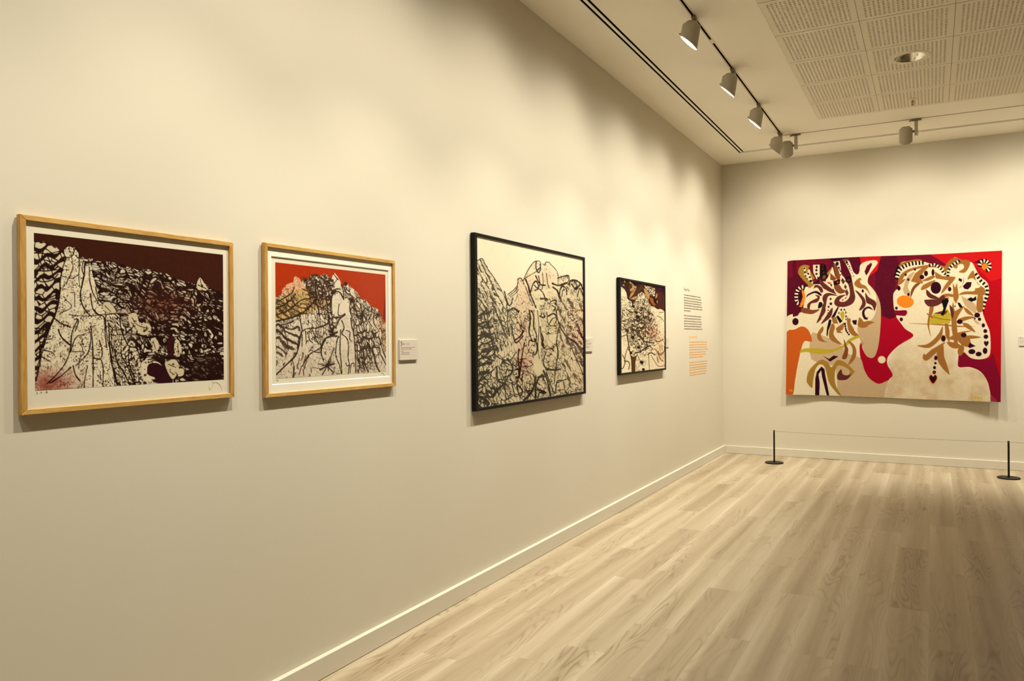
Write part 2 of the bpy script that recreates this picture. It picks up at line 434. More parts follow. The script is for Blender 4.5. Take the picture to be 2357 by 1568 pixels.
def spotlight(loc, rz, label, tilt=10, turn=0, power=1., group=None, axis=LAMP_AXIS, lobe=LAMP_LOBE):
    """one head on its track; rz=0 aims at the left wall, turn swings the head about its stem"""
    t = empty('track_spotlight', loc, rz+math.radians(turn))
    tag(t, label, 'spotlight', group or 'spotlights on the ceiling tracks')
    for n, (m, mat, bv) in spot_parts().items():
        if n not in SPOT: SPOT[n] = m.build(n, mat, t, bevel=bv, smooth=n in ('pivot',))
        else: obj(n, SPOT[n].data, None, t)
    h = obj('housing', can_me, None, t, (0, -.098, -.068)); h.rotation_euler = (0, math.radians(tilt), 0)
    obj('lens', lens_me, None, h); obj('reflector', refl_me, None, h)
    if 'k' not in SPOT: SPOT['k'] = knob.build('thumb_screw', M_knob, h)
    else: obj('thumb_screw', SPOT['k'].data, None, h)
    sp = bpy.data.lights.new('spot_beam', 'SPOT'); sp.energy = LAMP_W*power; sp.color = LAMP_COL; sp.shadow_soft_size = .030
    sp.spot_size = math.pi; sp.spot_blend = 0.0
    sp.use_nodes = True; tr = sp.node_tree; em = tr.nodes['Emission']; K = tr.links.new
    tc = tr.nodes.new('ShaderNodeTexCoord'); sx = tr.nodes.new('ShaderNodeSeparateXYZ'); K(tc.outputs['Normal'], sx.inputs[0])
    ab = N(tr, 'ShaderNodeMath', operation='ABSOLUTE'); K(sx.outputs[2], ab.inputs[0])
    l0, l1, g1, g2, w0, w1 = lobe; acc = None
    for lo, hi, g in ((l0, l1, g1), (w0, w1, g2)):
        mr = N(tr, 'ShaderNodeMapRange', interpolation_type='SMOOTHSTEP'); K(ab.outputs[0], mr.inputs[0])
        mr.inputs[1].default_value = lo; mr.inputs[2].default_value = hi; mr.inputs[3].default_value = 0; mr.inputs[4].default_value = g
        if acc is None: acc = mr.outputs[0]
        else:
            ad = N(tr, 'ShaderNodeMath', operation='ADD'); K(acc, ad.inputs[0]); K(mr.outputs[0], ad.inputs[1]); acc = ad.outputs[0]
    K(acc, em.inputs['Strength'])
    so = bpy.data.objects.new('spot_beam', sp); COL.objects.link(so); so.parent = h
    so.location = (.021, 0, -.0855)
    so.rotation_euler = (0, math.radians(axis-tilt), 0)       # plumb light points down local -z
    return t
TXM = (TX0+TX1)/2; TYM = (TY0+TY1)/2
near = 'spotlights on the left track outside the picture'
for y, lab, turn, pw, grp in (
    (-.40, 'white track spotlight on the left track behind the viewer', 0, .62, near),
    (.77, 'white track spotlight on the left track behind the viewer', 0, .50, near),
    (1.95, 'white track spotlight on the left track above the oak frames', 0, .80, near),
    (3.10, 'white track spotlight on the left track above the oak frames', 0, .80, near),
    (4.30, 'white track spotlight on the left track nearer than the joint cover', 4, .84, near),
    (5.48, 'white slant-mouthed spotlight nearest the viewer on the left track, lens glowing', 7, 1., None),
    (6.70, 'white slant-mouthed spotlight second from the viewer on the left track', 1, 1., None),
    (7.82, 'white slant-mouthed spotlight third from the viewer on the left track', 3, 1., None),
    (9.03, 'white spotlight at the corner end of the left track, mouth turned away', -8, 1., None)):
    spotlight((TXM, y, H), 0, lab, turn=turn, power=pw, group=grp)
far = 'spotlights on the tapestry track outside the picture'
for x, lab, turn, pw, grp in (
    (1.10, 'white spotlight on the tapestry track beside the ceiling corner', 0, .68, None),
    (2.29, 'white spotlight on the tapestry track hanging above the middle of the tapestry', 0, .72, None),
    (3.47, 'white track spotlight on the tapestry track right of the picture', 0, .9, far),
    (4.65, 'white track spotlight on the tapestry track right of the picture', 0, .8, far),
    (5.83, 'white track spotlight on the tapestry track right of the picture', 0, .8, far)):
    spotlight((x, TYM, H), -math.pi/2, lab, turn=turn, power=pw, group=grp, axis=9, lobe=(.66, .92, .63, .40, -.55, .85))

# ---- recessed downlight, switched off
t = empty('downlight', (DLX, DLY, H)); tag(t, 'round recessed downlight with mirror reflector in the perforated ceiling', 'downlight')
MB().lathe([(.112, .004), (.113, -.004), (.118, -.006), (.146, -.004), (.150, 0), (.150, .001)], 48, close=False).build('trim_ring', M_tile, t, smooth=True)
MB().lathe([(.113, -.004), (.106, .012), (.092, .035), (.070, .055), (.045, .066), (.004, .068)], 48, close=False).build('reflector', M_chrome, t, smooth=True)
MB().lathe([(.003, .030), (.012, .032), (.018, .042), (.018, .066)], 20).build('lamp_bulb', M_bevel, t, smooth=True)
# ---- sprinkler
t = empty('sprinkler', (2.273, 8.386, H)); tag(t, 'small pendant fire sprinkler under the perforated ceiling tiles', 'sprinkler')
MB().lathe([(.040, -.001), (.036, -.006), (.020, -.010), (.014, -.012)], 24).build('escutcheon', M_tile, t, smooth=True)
MB().lathe([(.009, -.012), (.009, -.030), (.005, -.034), (.005, -.060)], 14).build('body', M_steel, t)
m = MB(); m.tube([(.010, 0, -.028), (.013, 0, -.042), (.003, 0, -.062)], .002, 6); m.tube([(-.010, 0, -.028), (-.013, 0, -.042), (-.003, 0, -.062)], .002, 6); m.build('yoke', M_steel, t)
MB().lathe([(.016, -.0625), (.016, -.0605)], 16).build('deflector', M_steel, t)

# ================================================================== PRINTED AND WOVEN PICTURES
def homog(src, dst):
    A=[];b=[]
    for (x,y),(u,v) in zip(src,dst):
        A.append([x,y,1,0,0,0,-u*x,-u*y]);b.append(u)
        A.append([0,0,0,x,y,1,-v*x,-v*y]);b.append(v)
    h=np.linalg.solve(np.array(A,float),np.array(b,float))
    return np.append(h,1).reshape(3,3)
def lerp(a,b,t): return a+(b-a)*t
def sst(a,b,x):
    t=np.clip((x-a)/(b-a),0,1); return t*t*(3-2*t)
def hsh(ix,iy,seed):
    h=(ix.astype(np.int64)*374761393+iy.astype(np.int64)*668265263+seed*974711)&0xffffffff
    h=((h^(h>>13))*1274126177)&0xffffffff
    h=((h^(h>>16))*2246822519)&0xffffffff
    return ((h^(h>>15))&0xffffff)/float(0x1000000)
def vnoise(X,Y,seed):
    ix=np.floor(X);iy=np.floor(Y);fx=X-ix;fy=Y-iy
    fx=fx*fx*(3-2*fx);fy=fy*fy*(3-2*fy)
    a=hsh(ix,iy,seed);b=hsh(ix+1,iy,seed);c=hsh(ix,iy+1,seed);d=hsh(ix+1,iy+1,seed)
    return lerp(lerp(a,b,fx),lerp(c,d,fx),fy)
def fbm(X,Y,s,seed,octv=3):
    v=0;a=.5;t=0
    for o in range(octv):
        v=v+a*vnoise(X/s*2**o,Y/s*2**o,seed+o*17);t+=a;a*=.5
    return v/t
def vor(X,Y,s,seed,ang=0.,asp=1.,jit=.9):
    c,sn=math.cos(ang),math.sin(ang)
    U=(X*c+Y*sn)/s/asp;V=(-X*sn+Y*c)/s
    iu=np.floor(U);iv=np.floor(V)
    f1=np.full(U.shape,9.);f2=np.full(U.shape,9.);cid=np.zeros(U.shape)
    for di in (-1,0,1):
        for dj in (-1,0,1):
            a=iu+di;b=iv+dj
            px=a+.5+(hsh(a,b,seed)-.5)*jit;py=b+.5+(hsh(a,b,seed+5)-.5)*jit
            d=np.hypot(U-px,V-py)
            n=d<f1
            f2=np.where(n,f1,np.minimum(f2,d));cid=np.where(n,hsh(a,b,seed+9),cid);f1=np.where(n,d,f1)
    return f1,f2,cid
class Canvas:
    """flat print worked out on a fine pixel raster; coordinates are those of the sheet's own drawing"""
    def __init__(s,quad,w,h,base):
        s.w,s.h=w,h
        s.H=homog(quad,[(0,0),(w,0),(w,h),(0,h)])
        s.Hi=np.linalg.inv(s.H)
        jx,jy=np.meshgrid(np.arange(w)+.5,np.arange(h)+.5)
        D=s.Hi[2,0]*jx+s.Hi[2,1]*jy+s.Hi[2,2]
        s.X=(s.Hi[0,0]*jx+s.Hi[0,1]*jy+s.Hi[0,2])/D
        s.Y=(s.Hi[1,0]*jx+s.Hi[1,1]*jy+s.Hi[1,2])/D
        s.a=np.empty((h,w,3));s.a[:]=np.array(base,float)
    def tr(s,pts):
        p=np.asarray(pts,float);q=np.c_[p,np.ones(len(p))]@s.H.T
        return q[:,:2]/q[:,2:]
    def k(s,x,y):   # local px per unit
        p=s.tr([(x,y),(x+1,y),(x,y+1)]);return (np.hypot(*(p[1]-p[0]))+np.hypot(*(p[2]-p[0])))/2
    def mask(s,pts,smooth=0,warp=0,seed=1):
        if smooth: pts=crv(pts,smooth,True)
        p=s.tr(pts)
        m=np.zeros((s.h,s.w),bool)
        x0=max(0,int(p[:,0].min())-2);x1=min(s.w,int(p[:,0].max())+3);y0=max(0,int(p[:,1].min())-2);y1=min(s.h,int(p[:,1].max())+3)
        if x1<=x0 or y1<=y0:return m
        gx,gy=np.meshgrid(np.arange(x0,x1)+.5,np.arange(y0,y1)+.5)
        if warp:
            gx=gx+(vnoise(gx/12,gy/12,seed)-.5)*warp;gy=gy+(vnoise(gx/12,gy/12,seed+3)-.5)*warp
        r=np.zeros(gx.shape,bool)
        for i in range(len(p)):
            (ax,ay),(bx,by)=p[i-1],p[i]
            if ay==by: continue
            c=(ay>gy)!=(by>gy)
            r^=c&(gx<(bx-ax)*(gy-ay)/(by-ay)+ax)
        m[y0:y1,x0:x1]=r;return m
    def fill(s,m,col,al=1.):
        al=(np.asarray(m,float)*al)[...,None]
        s.a=s.a*(1-al)+np.array(col,float)*al
    def poly(s,pts,col,smooth=0,al=1.,warp=0):
        if smooth: pts=crv(pts,smooth,True)
        p=s.tr(pts);x0=max(0,int(p[:,0].min())-2);x1=min(s.w,int(p[:,0].max())+3);y0=max(0,int(p[:,1].min())-2);y1=min(s.h,int(p[:,1].max())+3)
        if x1<=x0 or y1<=y0: return
        gx,gy=np.meshgrid(np.arange(x0,x1)+.5,np.arange(y0,y1)+.5);r=np.zeros(gx.shape,bool)
        for i in range(len(p)):
            (ax,ay),(bx,by)=p[i-1],p[i]
            if ay!=by: r^=((ay>gy)!=(by>gy))&(gx<(bx-ax)*(gy-ay)/(by-ay)+ax)
        A=(r*al)[...,None];s.a[y0:y1,x0:x1]=s.a[y0:y1,x0:x1]*(1-A)+np.array(col,float)*A
    def ell(s,x,y,rx,ry,col,rot=0):
        t=np.linspace(0,2*math.pi,22)[:-1];c,n=math.cos(rot),math.sin(rot)
        s.poly([(x+rx*math.cos(a)*c-ry*math.sin(a)*n,y+rx*math.cos(a)*n+ry*math.sin(a)*c) for a in t],col)
    def stroke(s,pts,w,col,ends=(1,1),clip=None,al=1.,smooth=4,rough=0.,seed=0):
        P=crv(pts,smooth) if smooth and len(pts)>2 else np.asarray(pts,float)
        if len(P)==2: P=np.array([P[0],(P[0]+P[1])/2,P[1]])
        kk=s.k(*P[len(P)//2]);p=s.tr(P);n=len(p)
        t=np.linspace(0,1,n)
        wd=np.maximum(.35,(w/2*kk)*np.minimum(1,lerp(ends[0],1,np.clip(t*3,0,1)))*np.minimum(1,lerp(ends[1],1,np.clip((1-t)*3,0,1))))
        if rough: wd=wd*(1+rough*(np.array([hsh(np.array([i]),np.array([seed]),3)[0] for i in range(n)])-.5)*2)
        for i in range(n-1):
            a,b=p[i],p[i+1];r=max(wd[i],wd[i+1])+1.5
            x0=max(0,int(min(a[0],b[0])-r));x1=min(s.w,int(max(a[0],b[0])+r)+1)
            y0=max(0,int(min(a[1],b[1])-r));y1=min(s.h,int(max(a[1],b[1])+r)+1)
            if x1<=x0 or y1<=y0: continue
            gx,gy=np.meshgrid(np.arange(x0,x1)+.5,np.arange(y0,y1)+.5)
            d=b-a;L=d@d+1e-9;u=np.clip(((gx-a[0])*d[0]+(gy-a[1])*d[1])/L,0,1)
            dist=np.hypot(gx-a[0]-u*d[0],gy-a[1]-u*d[1])-lerp(wd[i],wd[i+1],u)
            A=np.clip(.5-dist,0,1)*al
            if clip is not None: A=A*clip[y0:y1,x0:x1]
            A=A[...,None];s.a[y0:y1,x0:x1]=s.a[y0:y1,x0:x1]*(1-A)+np.array(col,float)*A
    def strokes(s,txt,col,w=None,**k):
        for ln in txt.strip().split('\n'):
            v=[float(q) for q in ln.replace(',',' ').split()]
            ww=v[0] if w is None else v[0]*w
            s.stroke(list(zip(v[1::2],v[2::2])),ww,col,**k)
    def polys(s,txt,cols,smooth=0,aff=(0,0,1)):
        for ln in txt.strip().split('\n'):
            c,r=ln.split(':');sm=smooth
            if c.endswith('~'): c=c[:-1];sm=4
            v=[float(q) for q in r.replace(',',' ').split()]
            s.poly([(aff[0]+aff[2]*a,aff[1]+aff[2]*b) for a,b in zip(v[0::2],v[1::2])],cols[c],sm)
    def band(s,pts,w,n,c1,c2,w2=None):      # a band of alternate blocks
        P=crv(pts,12);L=np.r_[0,np.cumsum(np.hypot(*np.diff(P,axis=0).T))];L/=L[-1]
        at=lambda t:np.array([np.interp(t,L,P[:,0]),np.interp(t,L,P[:,1])])
        for i in range(n):
            t0,t1=i/n,(i+1)/n;a,b=at(t0),at(t1);d=b-a;nn=np.array([-d[1],d[0]])/max(1e-6,np.hypot(*d))
            hw=lerp(w,w2 or w,t0)/2
            s.poly([a-nn*hw,b-nn*hw*(.8 if i%2 else 1),b+nn*hw*(.8 if i%2 else 1),a+nn*hw],c1 if i%2==0 else c2)
    def out(s,f=2):
        h,w=s.h//f,s.w//f
        return s.a[:h*f,:w*f].reshape(h,f,w,f,3).mean((1,3))
def crv(pts,n=4,closed=False):
    P=np.asarray(pts,float);m=len(P);o=[]
    for i in range(m if closed else m-1):
        if closed: a,b,c,d=P[(i-1)%m],P[i],P[(i+1)%m],P[(i+2)%m]
        else: a,b,c,d=P[max(0,i-1)],P[i],P[i+1],P[min(m-1,i+2)]
        for j in range(n):
            t=j/n;o.append(.5*((2*b)+(c-a)*t+(2*a-5*b+4*c-d)*t*t+(3*b-a-3*c+d)*t**3))
    if not closed:o.append(P[-1])
    return np.array(o)

def art_ridge():           # dark brown sky over a tattooed slope
    c=Canvas([(172,195),(1435,336),(1432,1172),(170,1247)],1000,680,(226,208,160))
    X,Y=c.X,c.Y
    INK=(34,12,5);SKY=(58,22,8);CR=(226,208,160)
    sky=[(150,180),(150,245),(215,248),(265,268),(320,290),(362,318),(375,298),(400,283),(430,288),(450,300),(468,328),(475,370),(497,357),(520,370),(560,368),(620,385),(700,390),(770,402),(790,420),(850,430),(930,437),(1000,452),(1060,470),(1120,497),(1180,522),(1248,530),(1262,500),(1278,487),(1310,530),(1350,562),(1460,600),(1460,300)]
    fig=[(385,370),(360,440),(345,520),(337,610),(322,700),(300,770),(265,850),(240,920),(218,1000),(205,1080),(180,1170),(160,1270),(920,1215),(890,1090),(870,1010),(850,960),(805,950),(790,900),(765,830),(745,770),(720,735),(660,735),(640,690),(605,640),(585,560),(560,470),(545,420),(515,420),(500,375),(478,372),(470,340),(452,300),(400,285),(370,310),(375,350)]
    ms=c.mask(sky,0,5);mf=c.mask(fig,3)
    g=fbm(X,Y,60,3)
    # slope to the right: light cells in dark ink
    dk=np.clip((X-560)/900,0,1)*.13+np.clip((Y-X*.05-900)/500,0,1)*.1
    wx=X+(fbm(X,Y,90,5)-.5)*70;wy=Y+(fbm(X,Y,90,9)-.5)*70
    big=(fbm(X,Y,150,6)-.5);wx=wx+big*120*np.sin(Y/70.);wy=wy+big*120*np.cos(X/80.)
    f1,f2,ci=vor(wx,wy,19,4,.5,2.3)
    e=(f2-f1)
    lt=sst(.15,.26,e-dk*.8-(g-.5)*.45)*(ci>.05+dk*1.3)
    q1,q2,qi=vor(wx,wy,9,14,.6,2.2)
    lt=lt*np.where(ci>.45,sst(.12,.24,q2-q1),1)
    flow=np.sin((wy*.9-wx*.42+14*np.sin(wx/31))/13.)
    lt=lt*(1-.9*sst(.80,.95,flow))
    right=1-mf
    tint=np.exp(-(((X-1020)/210)**2+((Y-670)/120)**2)*1.2)
    cell=np.array(CR)*(1-tint[...,None])+np.array((150,92,62))*tint[...,None]
    cell=cell*(1-.18*(fbm(X,Y,30,21)[...,None]))
    body=np.array(INK)*(1-lt[...,None])+cell*lt[...,None]
    body+= (tint*(1-lt))[...,None]*np.array((40,20,12))*.6
    c.a=c.a*(1-right[...,None])+body*right[...,None]
    # banded part at the far left
    lf=c.mask([(150,230),(215,248),(320,290),(380,350),(345,520),(322,700),(265,850),(205,1080),(160,1270),(150,1200)])&~mf
    ph=(Y+.35*X+15*np.sin((X+.25*Y)/17)+20*(fbm(X,Y,45,37)-.5))/10.5
    st=sst(-.35,.05,np.sin(ph)+1.1*(fbm(X,Y,30,31)-.5))*(fbm(X,Y,60,33)>.33)*(vor(X,Y,62,35)[1]-vor(X,Y,62,35)[0]>.10)
    c.fill(lf,INK);c.fill(lf*st,(212,190,142))
    c.strokes('''9 172 330 215 330 262 345 330 380
7 200 340 230 440
7 230 350 265 445
7 265 360 300 420
9 172 445 250 450 320 440
9 172 690 230 705 300 750
8 172 480 215 520 290 510 330 470
8 172 620 240 640 330 600
7 172 830 230 830 270 800''',INK,clip=lf*1.)
    # speckle and red wash on the figure
    v1,_,vi=vor(X,Y,13,41);sp=(v1<.10+.30*vi)*(fbm(X,Y,40,43)>.46)*(vi>.35)
    c.fill(mf*(fbm(X,Y*2.5,18,47)>.60),(186,158,104),.6)
    c.fill(mf*(np.abs(fbm(X*.9,Y*.35,34,49)-.5)<.010),(70,42,24),.8)
    c.fill(mf*sp,(58,30,18),.9)
    rw=np.exp(-(((X-270)/150)**2+((Y-1195)/75)**2))*(.35+fbm(X,Y*2,30,51))
    c.fill(np.clip(rw,0,.85)*(X<560),(140,58,40))
    vr=c.mask([(660,745),(740,760),(800,930),(905,1215),(700,1215),(660,900)])
    h1,h2,hi=vor(wx,wy,17,61,1.25,2.2);c.fill(vr*(h2-h1<.20),INK,.9)
    c.fill(ms,SKY)
    c.fill(ms*(fbm(X,Y,9,71,2)>.6),(68,30,14),.5)
    c.strokes('''5 385 365 360 440 345 520 338 610 322 700 300 770 262 855 238 930 215 1010 200 1085 178 1180
7 345 560 335 640 315 720 280 800 235 900 200 1020
4 395 285 370 310 378 350 400 362 430 345 440 310 425 288 398 285
4 440 305 462 300 472 340 466 362 448 345
3 405 300 412 320
3 420 340 430 420 415 470 390 520 372 545
3 470 365 475 420 468 480 475 560
6 510 400 505 470 490 540 478 600 485 660 510 710 540 745
4 500 380 490 430 500 470
4 540 425 540 500 560 590 590 650 605 680
4 580 560 600 640 640 690 645 800 655 900 680 1010 690 1110 715 1205
5 545 600 560 700 600 740 635 760 640 860 650 960
5 305 765 350 800 410 822
6 330 840 350 890 410 945
5 460 770 420 860 410 960 380 1050 330 1120 250 1200
4 435 770 465 780 440 850
5 410 1090 340 1150 270 1195
5 425 1080 440 1140 470 1180
4 500 875 460 880 430 920 410 990
5 545 820 555 920 558 1060 556 1222
4 530 830 545 900 520 1000 440 1080
4 520 1080 500 1180 497 1225
4 600 910 620 980 610 1030 580 1040
4 560 1030 610 1040 625 1110 620 1215
3 420 985 500 990 470 1030 460 1100
4 240 905 290 900
4 235 975 290 990
4 220 1020 270 1050
3 380 640 420 690 340 730
3 440 600 440 690
3 350 480 420 500 470 470
3 400 740 520 750 640 735
3 300 760 340 790
4 690 830 680 920 690 990
5 740 770 750 850 780 920 800 950 850 960
5 665 800 670 950 680 1060 700 1120 720 1205
5 700 970 720 1060 760 1120 800 1205
5 745 1010 790 1090 830 1200
5 800 960 795 1060 830 1160 835 1205
5 850 960 880 1060 910 1195
4 650 740 700 735 740 770''',INK,w=1.45,rough=.3)
    # the dark pot and its ring, pale stones
    c.poly([(880,1060),(930,1040),(1000,1060),(1010,1100),(990,1190),(920,1195),(885,1150)],(220,200,152),4)
    c.poly([(935,1065),(985,1062),(1020,1080),(1035,1060),(1060,1110),(1085,1190),(960,1190),(970,1160),(925,1140),(918,1095)],(48,12,16),4)
    c.poly([(1050,920),(1090,880),(1110,930),(1100,1000),(1060,1010)],(56,16,18),4)
    c.polys('''a~:800 740 850 730 870 790 935 800 945 850 900 875 830 850 800 790
a~:1110 900 1140 930 1150 1000 1120 1020 1100 970
a~:945 900 985 905 1000 960 960 985
a~:1040 1050 1110 1040 1130 1100 1090 1170 1050 1110
a~:1120 1105 1160 1100 1160 1140 1125 1150
a~:1255 540 1278 490 1310 535 1330 570 1270 575
a~:630 665 670 660 715 715 690 730 640 715''',{'a':(206,184,134)})
    stn=c.mask([(795,640),(1460,480),(1460,1240),(795,1240)])*(fbm(X,Y,17,91)>.66)*(~ms);c.fill(stn,INK,.8)
    c.strokes('''3 820 760 860 810 930 830
3 815 790 850 840
3 1125 930 1125 1010
3 960 915 975 970
3 1060 1070 1110 1090
3 1070 1120 1100 1140
3 1280 500 1290 560
4 1265 540 1320 565
3 640 680 680 720
7 790 650 830 700 900 700 950 760 990 790
7 1030 830 1100 820 1180 840 1260 850 1330 850
8 850 870 920 890 980 880 1010 840
7 780 530 880 600 910 640
6 600 640 700 660 770 700
6 580 480 680 540 770 560
8 1180 930 1240 990 1290 1000
9 1000 1010 1050 1030 1150 1030 1200 1080''',INK,w=1.3,rough=.3)
    c.poly([(1240,1010),(1440,1040),(1440,1180),(1200,1185)],INK,0,.6)
    return c.out()

def art_redsky():          # red sky, pale rock spires
    c=Canvas([(209,240),(1152,345),(1147,1182),(203,1237)],680,640,(222,202,158))
    X,Y=c.X,c.Y;INK=(52,34,20)
    sky=[(190,200),(190,548),(255,522),(268,470),(310,427),(362,412),(370,370),(385,357),(410,375),(430,405),(460,383),(480,400),(510,350),(560,338),(590,360),(620,338),(660,352),(688,390),(700,345),(714,332),(735,350),(770,420),(785,460),(805,413),(850,450),(900,492),(940,560),(980,565),(1020,620),(1050,625),(1085,645),(1110,700),(1130,752),(1170,790),(1170,300)]
    ms=c.mask(sky,0,5)
    wx=X+(fbm(X,Y,80,5)-.5)*60;wy=Y+(fbm(X,Y,80,9)-.5)*60
    och=c.mask([(190,590),(330,505),(470,455),(555,540),(565,640),(410,700),(190,750)],3,10)
    c.fill(och,(196,152,72),.75)
    c.fill(c.mask([(560,560),(660,560),(650,640),(560,640)],3,8),(170,128,66),.7)
    c.fill(c.mask([(1080,560),(1170,780),(1170,1000),(1120,950)],3,8),(206,150,80),.6)
    pil=c.mask([(700,880),(730,800),(770,680),(800,560),(830,560),(850,700),(870,820),(885,1000),(890,1200),(750,1200),(720,1050)],3)
    pil|=c.mask([(700,345),(715,330),(770,420),(800,560),(770,690),(700,690),(690,560),(715,470)],3)
    lf=c.mask([(190,1000),(330,1000),(420,870),(560,930),(640,900),(700,890),(720,1190),(190,1250)],3)
    f1,f2,ci=vor(wx,wy,25,3,1.35,2.6)
    den=fbm(X,Y,110,13)
    mid=np.exp(-(((X-700)/190)**2+((Y-620)/300)**2));rt=np.exp(-(((X-960)/110)**2+((Y-960)/220)**2))
    th=.05+.34*mid*den+.40*rt*den+.08*(den-.4)
    th=th*np.where(lf,.45,1)
    c.fill((f2-f1<th)*(~pil),INK,.92)
    g1,g2,gi=vor(wx,wy,13,23,1.2,1.7)
    c.fill(((g2-g1)<.20)*(ci>.45)*(~pil)*(~lf)*(den>.36),INK,.8)
    c.fill(lf*(np.sin((wx*.9+wy*.35)/9.)>.72)*(fbm(X,Y,30,29)>.55),INK,.8)
    ph=(wy-.55*wx+16*np.sin(wx/28))/9.5
    c.fill((np.sin(ph)>.35)*c.mask([(190,780),(300,790),(400,760),(410,900),(330,1010),(190,1050)],3,8),INK,.85)
    c.fill((np.sin((wy-.6*wx)/8.)>.45)*och*(den>.42),(70,46,22),.8)
    top=c.mask([(470,420),(510,350),(560,338),(660,350),(700,420),(690,560),(600,560),(480,480)],3,6)
    c.fill(top*(fbm(wx,wy,16,31)>.44),(58,32,18),.85)
    sp=(vor(X,Y,7,41)[0]<.30)*(hsh(np.floor(X/7),np.floor(Y/7),4)>.45)
    c.fill(sp*(fbm(X,Y,40,43)>.5),(96,74,48),.7)
    c.fill(fbm(X,Y,60,47)*np.clip((Y-850)/400,0,1),(176,154,112),.5)
    c.fill(ms,(168,46,8))
    c.fill(ms*(fbm(X,Y,8,71,2)>.6),(178,62,14),.4)
    c.fill(ms&c.mask([(1150,480),(1170,480),(1170,790),(1125,720)]),(120,20,18))
    kn=c.mask([(255,525),(268,470),(310,427),(365,412),(370,370),(385,357),(412,378),(440,430),(470,470),(330,500)],0,5)
    c.fill(kn,(196,92,38),.55)
    a1,a2,_=vor(X,Y,15,51,.4,1.2);c.fill(kn*(a2-a1>.3),(232,196,140),.9)
    c.strokes('''6 205 590 260 560 310 530 350 500 370 450
7 205 640 270 610 340 560 380 510
7 205 690 300 660 380 600 440 560 540 545
9 205 745 320 720 400 690 480 640 550 560
6 205 780 290 770 360 740
5 300 560 320 620
5 340 540 370 600
5 280 600 300 640
6 440 470 500 500 555 545 580 570
9 555 400 550 470 560 540 545 600
7 540 560 570 640 580 700
6 570 620 630 640 665 700 650 760 580 800 470 810 420 840
6 410 700 420 760 430 830 400 900 390 960
5 270 800 300 900 310 990
5 300 790 260 840 290 900 380 930
8 205 1200 300 1110 370 1040 400 960 420 850
5 340 1070 360 1140 345 1230
5 430 860 430 960
5 460 830 465 920
5 490 830 490 900 520 930
5 520 820 540 880 570 940
6 430 1130 450 1090 490 1030 560 990 590 960 580 930
5 505 990 540 1010 590 1010
5 435 1160 440 1210
8 590 980 620 900 690 870 720 880
7 630 900 600 960 590 1020 610 1080
7 690 520 705 490 730 470 760 470
6 680 560 675 640 690 690
5 705 690 690 760 710 800
12 700 800 690 840 700 870 670 860
9 660 830 700 850 730 840
8 655 700 665 780 690 840
5 750 600 740 680 760 700 800 680
7 735 760 760 720 800 690
6 720 870 745 880 730 900 715 1000 720 1060 745 1120 760 1195
6 760 820 755 900 752 1000 760 1100 765 1195
6 770 740 790 800 770 850 810 890 825 950 820 1060 830 1120 820 1195
7 850 720 855 790 870 840 880 960 885 1080 885 1190
5 810 825 840 840 835 890 850 920
5 800 1105 810 1130 830 1120
5 870 1135 870 1105 845 1120 835 1190
5 705 340 720 360 745 390
4 740 380 700 440 690 460
6 770 430 790 500 790 545
7 720 490 760 500 790 560
6 830 515 860 530 880 600 900 680 915 700
5 850 560 840 640 860 720
8 900 700 935 730 940 690 970 640
6 935 600 945 680 950 740 930 780
5 1030 620 1020 700 1000 740 1030 790
5 1060 640 1045 700 1050 770 1090 830
5 1080 680 1070 720
6 1110 830 1140 830
6 1030 830 1050 880 1090 890 1110 940
5 1010 890 1050 950 1030 990 1060 1060
8 990 930 1040 1040 1060 1120 1090 1180
6 960 960 950 1060 990 1180
7 900 950 900 1040 920 1120 905 1185
6 930 980 940 1080 950 1140
6 1100 930 1120 1000 1145 1060
5 1080 960 1100 1030 1145 1120
9 580 1160 640 1130 700 1110
6 600 1200 640 1130 660 1070
6 640 1130 690 1180
5 640 1130 560 1110''',INK,w=1.35,rough=.35)
    c.strokes('''7 440 1020 420 1080
7 460 1040 440 1100
7 405 1060 395 1110
8 420 1130 400 1200
6 560 890 585 880
5 510 1140 570 1150 600 1160
6 350 1130 352 1180''',(92,44,26))
    c.strokes('''5 835 515 880 560 905 660
5 1050 660 1050 760 1090 830
5 1120 850 1140 930 1120 960 1145 1010''',(150,90,40))
    for x,y,r in ((460,395,26),(705,498,22),(805,425,16),(690,850,30),(945,690,30),(1080,690,26),(640,1120,44),(855,570,22)):
        for i in range(13):
            a=i*.483+r;L=r*(1.1+.7*((i*7)%5)/5)
            c.stroke([(x,y),(x+L*.5*math.cos(a)+3,y+L*.5*math.sin(a)),(x+L*math.cos(a),y+L*math.sin(a))],4.5,INK,(1.2,.2))
    return c.out()

